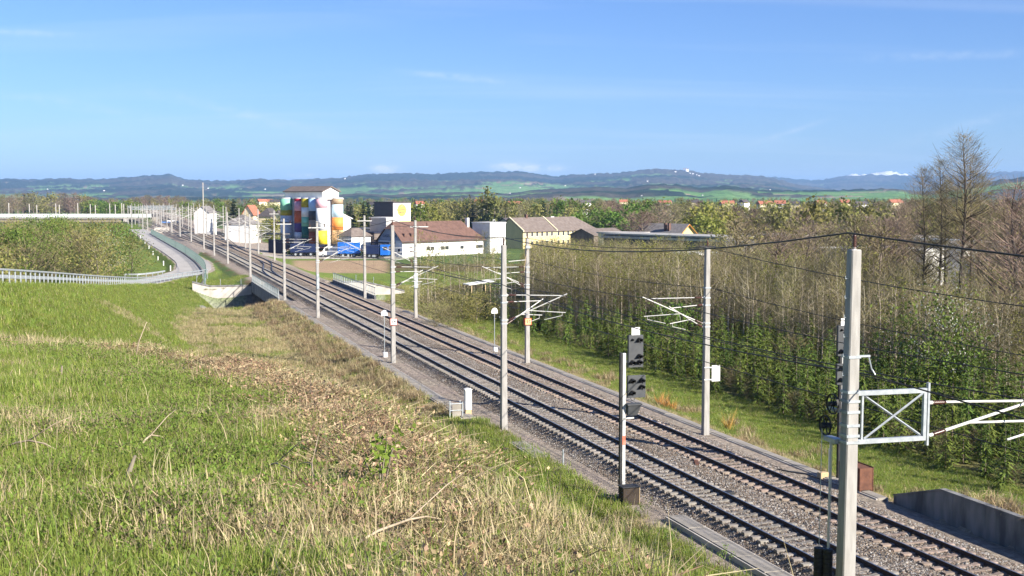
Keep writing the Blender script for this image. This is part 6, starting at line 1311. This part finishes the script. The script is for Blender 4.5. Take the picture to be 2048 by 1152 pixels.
TUFTS += [leafy(60, .13, .0135, .22, [LM['bramble'], LM['twig']], g_) for _ in range(3)]                                                                                             # 9-11 bramble
TUFTS += [litter(110, .28, g_) for _ in range(3)]                                                                                                                                    # 12-14 litter
TUFTS += [tuft(90, .55, .009, .32, [LM['rustgrass'], LM['dry']], g_, .95, .45, .15) for _ in range(3)]                                                                              # 15-17 tussocks
TUFTS += [tuft(9, .48, .0035, .25, [LM['dry'], LM['dry']], g_, .6) for _ in range(2)]                                                                                             # 18-19 tall dead stalks
def sow(name, x, y, chooser, smin, smax, label, sboost=None):
    z, t, X, rdv, sd, k = terrain(x, y, True); idx, keep, s = chooser(x, y, t, X, rdv, sd); s = s * RNG.uniform(smin, smax, len(x))
    P = np.stack([x, y, z - .01], 1)[keep]; m = keep.sum(); scatter(name, TUFTS, P, RNG.uniform(0, 6.28, m), s[keep], idx[keep], label, RNG.normal(0, .10, (m, 2)))
def pick(a, b, n): return RNG.integers(a, b, n)
def ch_near(x, y, t, X, rdv, sd):
    n = len(x); n1 = fbm(x / 3.2, y / 3.2, 51); n2 = fbm(x / .9, y / .9, 52); e = X - brow(y); dry = n1 * .8 + n2 * .5 + .35 * np.exp(-((x + 3.2) ** 2 + (y - 8) ** 2) / 5) + RNG.normal(0, .14, n)
    idx = np.where(dry > .16, pick(5, 9, n), pick(0, 5, n)); band = np.exp(-((e + .2 + .8 * n1) / np.interp(y, [8, 30], [.5, .8])) ** 2) * np.interp(y, [9, 12.5], [.2, 1])
    r = RNG.random(n); idx = np.where(r < band * .72, pick(12, 15, n), idx); idx = np.where((r > band * .72) & (r < band * .9), pick(5, 9, n), idx); br = np.exp(-((e + 2.1 + 1.1 * n1) / 1.3) ** 2) * (n2 > -.3) * np.interp(y, [8, 12], [.25, 1]); idx = np.where((RNG.random(n) < br * .75) & (idx < 12), pick(9, 12, n), idx)
    idx = np.where((RNG.random(n) < .004 + .012 * (dry > .3)) & (idx < 9), pick(18, 20, n), idx); idx = np.where((RNG.random(n) < .02), pick(9, 12, n), idx)
    crest = np.exp(-((y - 45 + (x + 17) * .9) / 2.4) ** 2) * (x < -8); idx = np.where(RNG.random(n) < crest, pick(5, 7, n), idx)
    keep = (e < 1.2) & (RNG.random(n) < 1 - .3 * band); return idx, keep, 1 + np.clip((y - 12) / 40, 0, .9) + .5 * crest
def area_pts(n, y0, y1, p, fx):
    q = RNG.random(n); y = (y0 ** (1 - p) + q * (y1 ** (1 - p) - y0 ** (1 - p))) ** (1 / (1 - p)); x = RNG.uniform(-1, 1, n) * fx(y); return x, y
x, y = area_pts(44000, 5.4, 50, 1.35, lambda y: .5 * y + 1); sow('grass', x, y, ch_near, .8, 1.35, 'long spring grass with dry stalks, brambles and litter on the near bank')
def ch_slope(x, y, t, X, rdv, sd):
    n = len(x); n1 = fbm(x / 5, y / 5, 54); n2 = fbm(x / 1.7, y / 1.7, 52); ditch = (X > 15.2) & (X < 19.0); straw = (t > 66) & (X + 3 * n1 > 5) & (rdv > 10.5) & (X < 16.5); idx = np.where(np.where(straw, n2 + n1 < -.42, (n2 + n1 < .12) | (X < 9)), pick(0, 5, n), pick(5, 9, n)); idx = np.where(ditch & (RNG.random(n) < .42) & (t > 72), pick(15, 18, n), idx); idx = np.where(ditch & (t > 72) & (n1 > .1) & (RNG.random(n) < .6), pick(5, 9, n), idx); idx = np.where((t < 72) & (n1 < .2), pick(0, 5, n), idx)
    keep = (X > brow(y) + np.where(t < 30, 2.8, 1))  & (X < np.where(t > 70, 19.0, 20.2)) & ~((t > CUT[0] - .5) & (X > 4)) & (rdv > 4); return idx, keep, np.where(t < 30, .9, np.where(idx > 14, 1.0, 1.9))
n = 32000; t = np.where(RNG.random(n) < .19, RNG.uniform(0, 26, n), RNG.uniform(26, 166, n)); X = RNG.uniform(-4, 20.2, n); sow('slope_grass', -t * SA + X * CA, t * CA + X * SA, ch_slope, .8, 1.5, 'dry and green grass with brown tussocks on the slope down to the tracks')
def ch_emb(x, y, t, X, rdv, sd):
    n = len(x); n1 = fbm(x / 7, y / 7, 51); idx = np.where(n1 > .42, pick(5, 9, n), pick(0, 5, n)); return idx, (rdv > 3.4) & (rdv < 12) & (sd > 0) & (y > 50), np.full(n, 2.1)
n = 17000; y = RNG.uniform(52, 205, n); x = np.interp(y, [g[1] for g in GP], [g[0] for g in GP]) + RNG.uniform(-1, 14, n); sow('embankment_grass', x, y, ch_emb, .8, 1.4, 'short bright grass covering the road embankment')
def ch_verge(x, y, t, X, rdv, sd):
    n = len(x); n2 = fbm(x / 2, y / 2, 58); idx = np.where((X < 32.8 + n2 * .9) & (n2 > -.5), pick(5, 9, n), pick(0, 5, n)); idx = np.where((X < 36) & (RNG.random(n) < .02), pick(15, 18, n), idx); return idx, ~((t > CUT[0] - 1) & (t < CUT[1])), np.where(idx < 5, 1.3, 1.1)
n = 24000; t = 30 + 175 * RNG.random(n) ** 1.5; X = RNG.uniform(32.1, 41, n); sow('verge_grass', -t * SA + X * CA, t * CA + X * SA, ch_verge, .7, 1.4, 'green and dry grass on the right hand verge')
# orange stemmed willow shoots at the verge
for u, v, h in ((1330, 815, 1.3), (1345, 820, 1.1), (1318, 808, 1.0), (1456, 855, 1.4)):
    p = WZ(u, v, -1.0); g2 = np.random.default_rng(u); a = g2.uniform(0, 6.28, 46); P0 = np.stack([g2.normal(0, .12, 46), g2.normal(0, .12, 46), np.zeros(46)], 1); P1 = np.stack([np.cos(a) * .4, np.sin(a) * .4, g2.uniform(.5, 1, 46)], 1) * h * g2.uniform(.6, 1, (46, 1)); vv, ff = ribbons(P0, P1, .016, g2)
    o = link('willow_shoots', np_mesh('willow_shoots', vv, ff, LM['orangestem'])); o.location = (p.x, p.y, tz(p.x, p.y)); tag(o, 'tuft of orange willow shoots ' + ('right of the 145 mast foot' if u > 1400 else 'between signal and 145 mast'), 'shrub', 'orange willow shoots' )

# ------------------------------------------------------------------ fallen branches, stumps and saplings on the bank
def hit(u, v):
    r = ray(u, v); k = 4.0
    while k < 400:
        p = r * k + Vector((0, 0, CH))
        if p.z < tz(p.x, p.y): return p
        k *= 1.006
    return p
def branch(u0, v0, u1, v1, r, m, label, lift=.06, fork=True):
    a, b = hit(u0, v0), hit(u1, v1); b = Vector((b.x, b.y, tz(b.x, b.y))); L_ = (b - a).length
    r *= .6
    if L_ > 1.5: b = a + (b - a) * 1.5 / L_
    base = Vector((a.x, a.y, tz(a.x, a.y) + lift)); d = (b - a); pts = [Vector((0, 0, 0)) + d * q + Vector((random.gauss(0, .02), random.gauss(0, .02), .10 * math.sin(q * 3.1) + lift * .5)) for q in (0, .25, .5, .75, 1)]
    mb = MB().tube(pts, [r, r * .9, r * .75, r * .6, r * .3], 6); o = mb.build('fallen_branch', m, None, True); o.location = base
    if fork: MB().tube([pts[2], pts[2] + d * .25 + Vector((.08, .1, .16)), pts[2] + d * .42 + Vector((.12, .2, .22))], [r * .5, r * .4, r * .15], 5).build('twig', m, o, True)
    return tag(o, label, 'branch')
PW_ = M('peeled_wood', (.28, .22, .15), (.42, .34, .24), 6, .8)
for (a, lb) in (((0, 918, 118, 922, .024, PW_), 'straight pale branch lying in the grass at the left edge'), ((280, 915, 330, 900, .022, PW_), 'short pale stick lying in the grass left of the middle'), ((940, 905, 985, 915, .03, PW_), 'split pale branch on the debris ridge by the cabinet'), ((905, 880, 890, 845, .025, PW_), 'broken upright stick on the debris ridge'), ((640, 820, 560, 790, .018, BARK), 'thin grey branch in the brambles'), ((1290, 1000, 1210, 1010, .018, PW_), 'curved pale stalk near the foot of the signal'), ((520, 960, 600, 985, .016, PW_), 'bent dry stalk in the middle of the bank'), ((700, 1130, 900, 1070, .018, PW_), 'long dry branch near the bottom middle'), ((330, 745, 440, 740, .02, BARK), 'grey branch lying along the brush at the crest'), ((640, 1000, 560, 900, .012, PW_), 'slanting dry stalk left of the debris ridge'), ((850, 1000, 1010, 1040, .014, PW_), 'thin pale branch below the debris ridge'), ((1090, 950, 1180, 985, .02, BARK), 'dark branch on the debris ridge left of the signal')): branch(*a, lb)
def stake(u, v, h, r, m, label, lean=(.1, 0)):
    p = hit(u, v); o = MB().tube([(0, 0, -.1), (lean[0] * h * .4, lean[1] * h * .4, h * .5), (lean[0] * h, lean[1] * h, h)], [r, r * .8, r * .4], 6).build('dead_stem', m, None, True); o.location = (p.x, p.y, tz(p.x, p.y)); return tag(o, label, 'dead stem')
stake(268, 722, 1.05, .022, PW_, 'thin bent dead stem standing on the crest at the left', (.35, 0)); stake(285, 724, .5, .015, PW_, 'short dead stem beside the bent one on the crest', (.4, .1)); stake(794, 815, 1.1, .04, PW_, 'pale dead stem standing on the bank left of the cabinet', (.08, 0)); stake(122, 762, .3, .03, BARK, 'short broken stub in the grass at the far left', (.1, 0)); stake(1118, 990, .9, .012, BARK, 'thin dark stem by the debris ridge', (.1, .1)); stake(248, 985, .32, .03, BARK, 'grey broken stub in the long grass', (.3, .1))
def stump(u, v, r, h, label):
    p = hit(u, v); g2 = np.random.default_rng(u); n = 12; o = empty('tree_stump', (p.x, p.y, tz(p.x, p.y) - .03), 0, label, 'stump'); mb = MB(); R = []
    for z, q in ((-.15, 1.35), (0, 1.2), (h * .5, .95), (h, .9)): R.append([(r * q * (1 + g2.normal(0, .1)) * math.cos(6.283 * k / n), r * q * (1 + g2.normal(0, .1)) * math.sin(6.283 * k / n), z + (g2.uniform(-.25, .25) * h if z == h else 0)) for k in range(n)])
    mb.rings(R); mb.build('bark', DARKBARK, o); MB().lathe([(r * .7, h * .7), (r * .6, h * 1.02)], 9).build('torn_wood', M('torn_red_wood', (.25, .10, .05), (.42, .22, .12), 8, .9), o); return o
stump(1238, 1092, .09, .22, 'dark torn tree stump in the dry grass at the bottom'); stump(905, 880, .16, .22, 'reddish torn stump on the debris ridge by the cabinet'); stump(1010, 905, .18, .2, 'broken orange brown stump on the middle of the debris ridge'); stump(640, 780, .16, .18, 'low dark stump among the debris at the top of the slope')
def sapling(u, v, h, label, n=150, off=(0, 0)):
    p = hit(u, v); g2 = np.random.default_rng(u + v); o = empty('sapling', (p.x + off[0], p.y + off[1], tz(p.x + off[0], p.y + off[1])), 0, label, 'sapling'); mb = MB(); pts = []
    for k in range(5): 
        a = g2.uniform(0, 6.28); L_ = h * g2.uniform(.5, 1); m_ = Vector((math.cos(a) * L_ * .2, math.sin(a) * L_ * .2, L_ * .6)); t_ = Vector((math.cos(a) * L_ * .42, math.sin(a) * L_ * .42, L_)); mb.tube([(0, 0, -.05), m_, t_], [.010, .007, .003], 4); pts += [m_.lerp(t_, g2.uniform(0, 1)) for _ in range(n // 5)]
    mb.build('stem', BARK, o, True); q = quads(np.array([tuple(p) for p in pts]) + g2.normal(0, .05, (len(pts), 3)), .030, g2); link('leaves', np_mesh('leaves', q[0], q[1], LM['bramble']), o); return o
for u, v, h, lb in ((1255, 1075, 1.0, 'leafy sapling right of the dark torn stump'), (1340, 1100, .9, 'leafy sapling on the bank edge left of the walkway slab'), (1395, 1140, 1.25, 'tall leafy sapling at the bottom before the walkway slab'), (1150, 1010, .9, 'leafy sapling on the bank below the marker post'), (760, 1000, .7, 'fresh green sapling in the middle of the bank'), (600, 745, .8, 'fresh green sapling on top of the debris ridge'), (1290, 1040, .8, 'leafy sapling before the cable box'), (690, 770, .9, 'small leafy sapling behind the debris ridge'), (1450, 1151, 1.3, 'sapling at the bottom edge before the near track')): sapling(u, v, h, lb)

# ------------------------------------------------------------------ tell look-alikes apart by their order in the row
same = {}
for o in SC.objects:
    if o.parent is None and o.get('category') and o.get('label'): same.setdefault(o['label'], []).append(o)
CARD = ORD + ['nineteenth', 'twentieth', 'twenty-first', 'twenty-second', 'twenty-third', 'twenty-fourth', 'twenty-fifth', 'twenty-sixth', 'twenty-seventh', 'twenty-eighth', 'twenty-ninth', 'thirtieth', 'thirty-first', 'thirty-second', 'thirty-third', 'thirty-fourth', 'thirty-fifth', 'thirty-sixth', 'thirty-seventh', 'thirty-eighth']
for lb, os_ in same.items():
    if 2 <= len(os_) <= len(CARD) and len(lb.split()) <= 12:
        for k, o in enumerate(sorted(os_, key=lambda q: q.location.x / q.location.y)): o['label'] = lb + ', ' + CARD[k] + ' from the left'

# ------------------------------------------------------------------ haze
hz = MB().box(-24000, 24000, -24000, 24000, -60, 335); hm = bpy.data.materials.new('air'); hm.use_nodes = True; nn = hm.node_tree.nodes; ll = hm.node_tree.links
for q in list(nn): nn.remove(q)
ho = nn.new('ShaderNodeOutputMaterial'); pv = nn.new('ShaderNodeVolumePrincipled'); pv.inputs['Color'].default_value = (.36, .60, 1.0, 1); pv.inputs['Density'].default_value = 7e-5; pv.inputs['Anisotropy'].default_value = 0.0; ll.new(pv.outputs[0], ho.inputs['Volume'])
tag(hz.build('haze', hm), 'thin blue haze filling the air to the hills', kind='stuff')
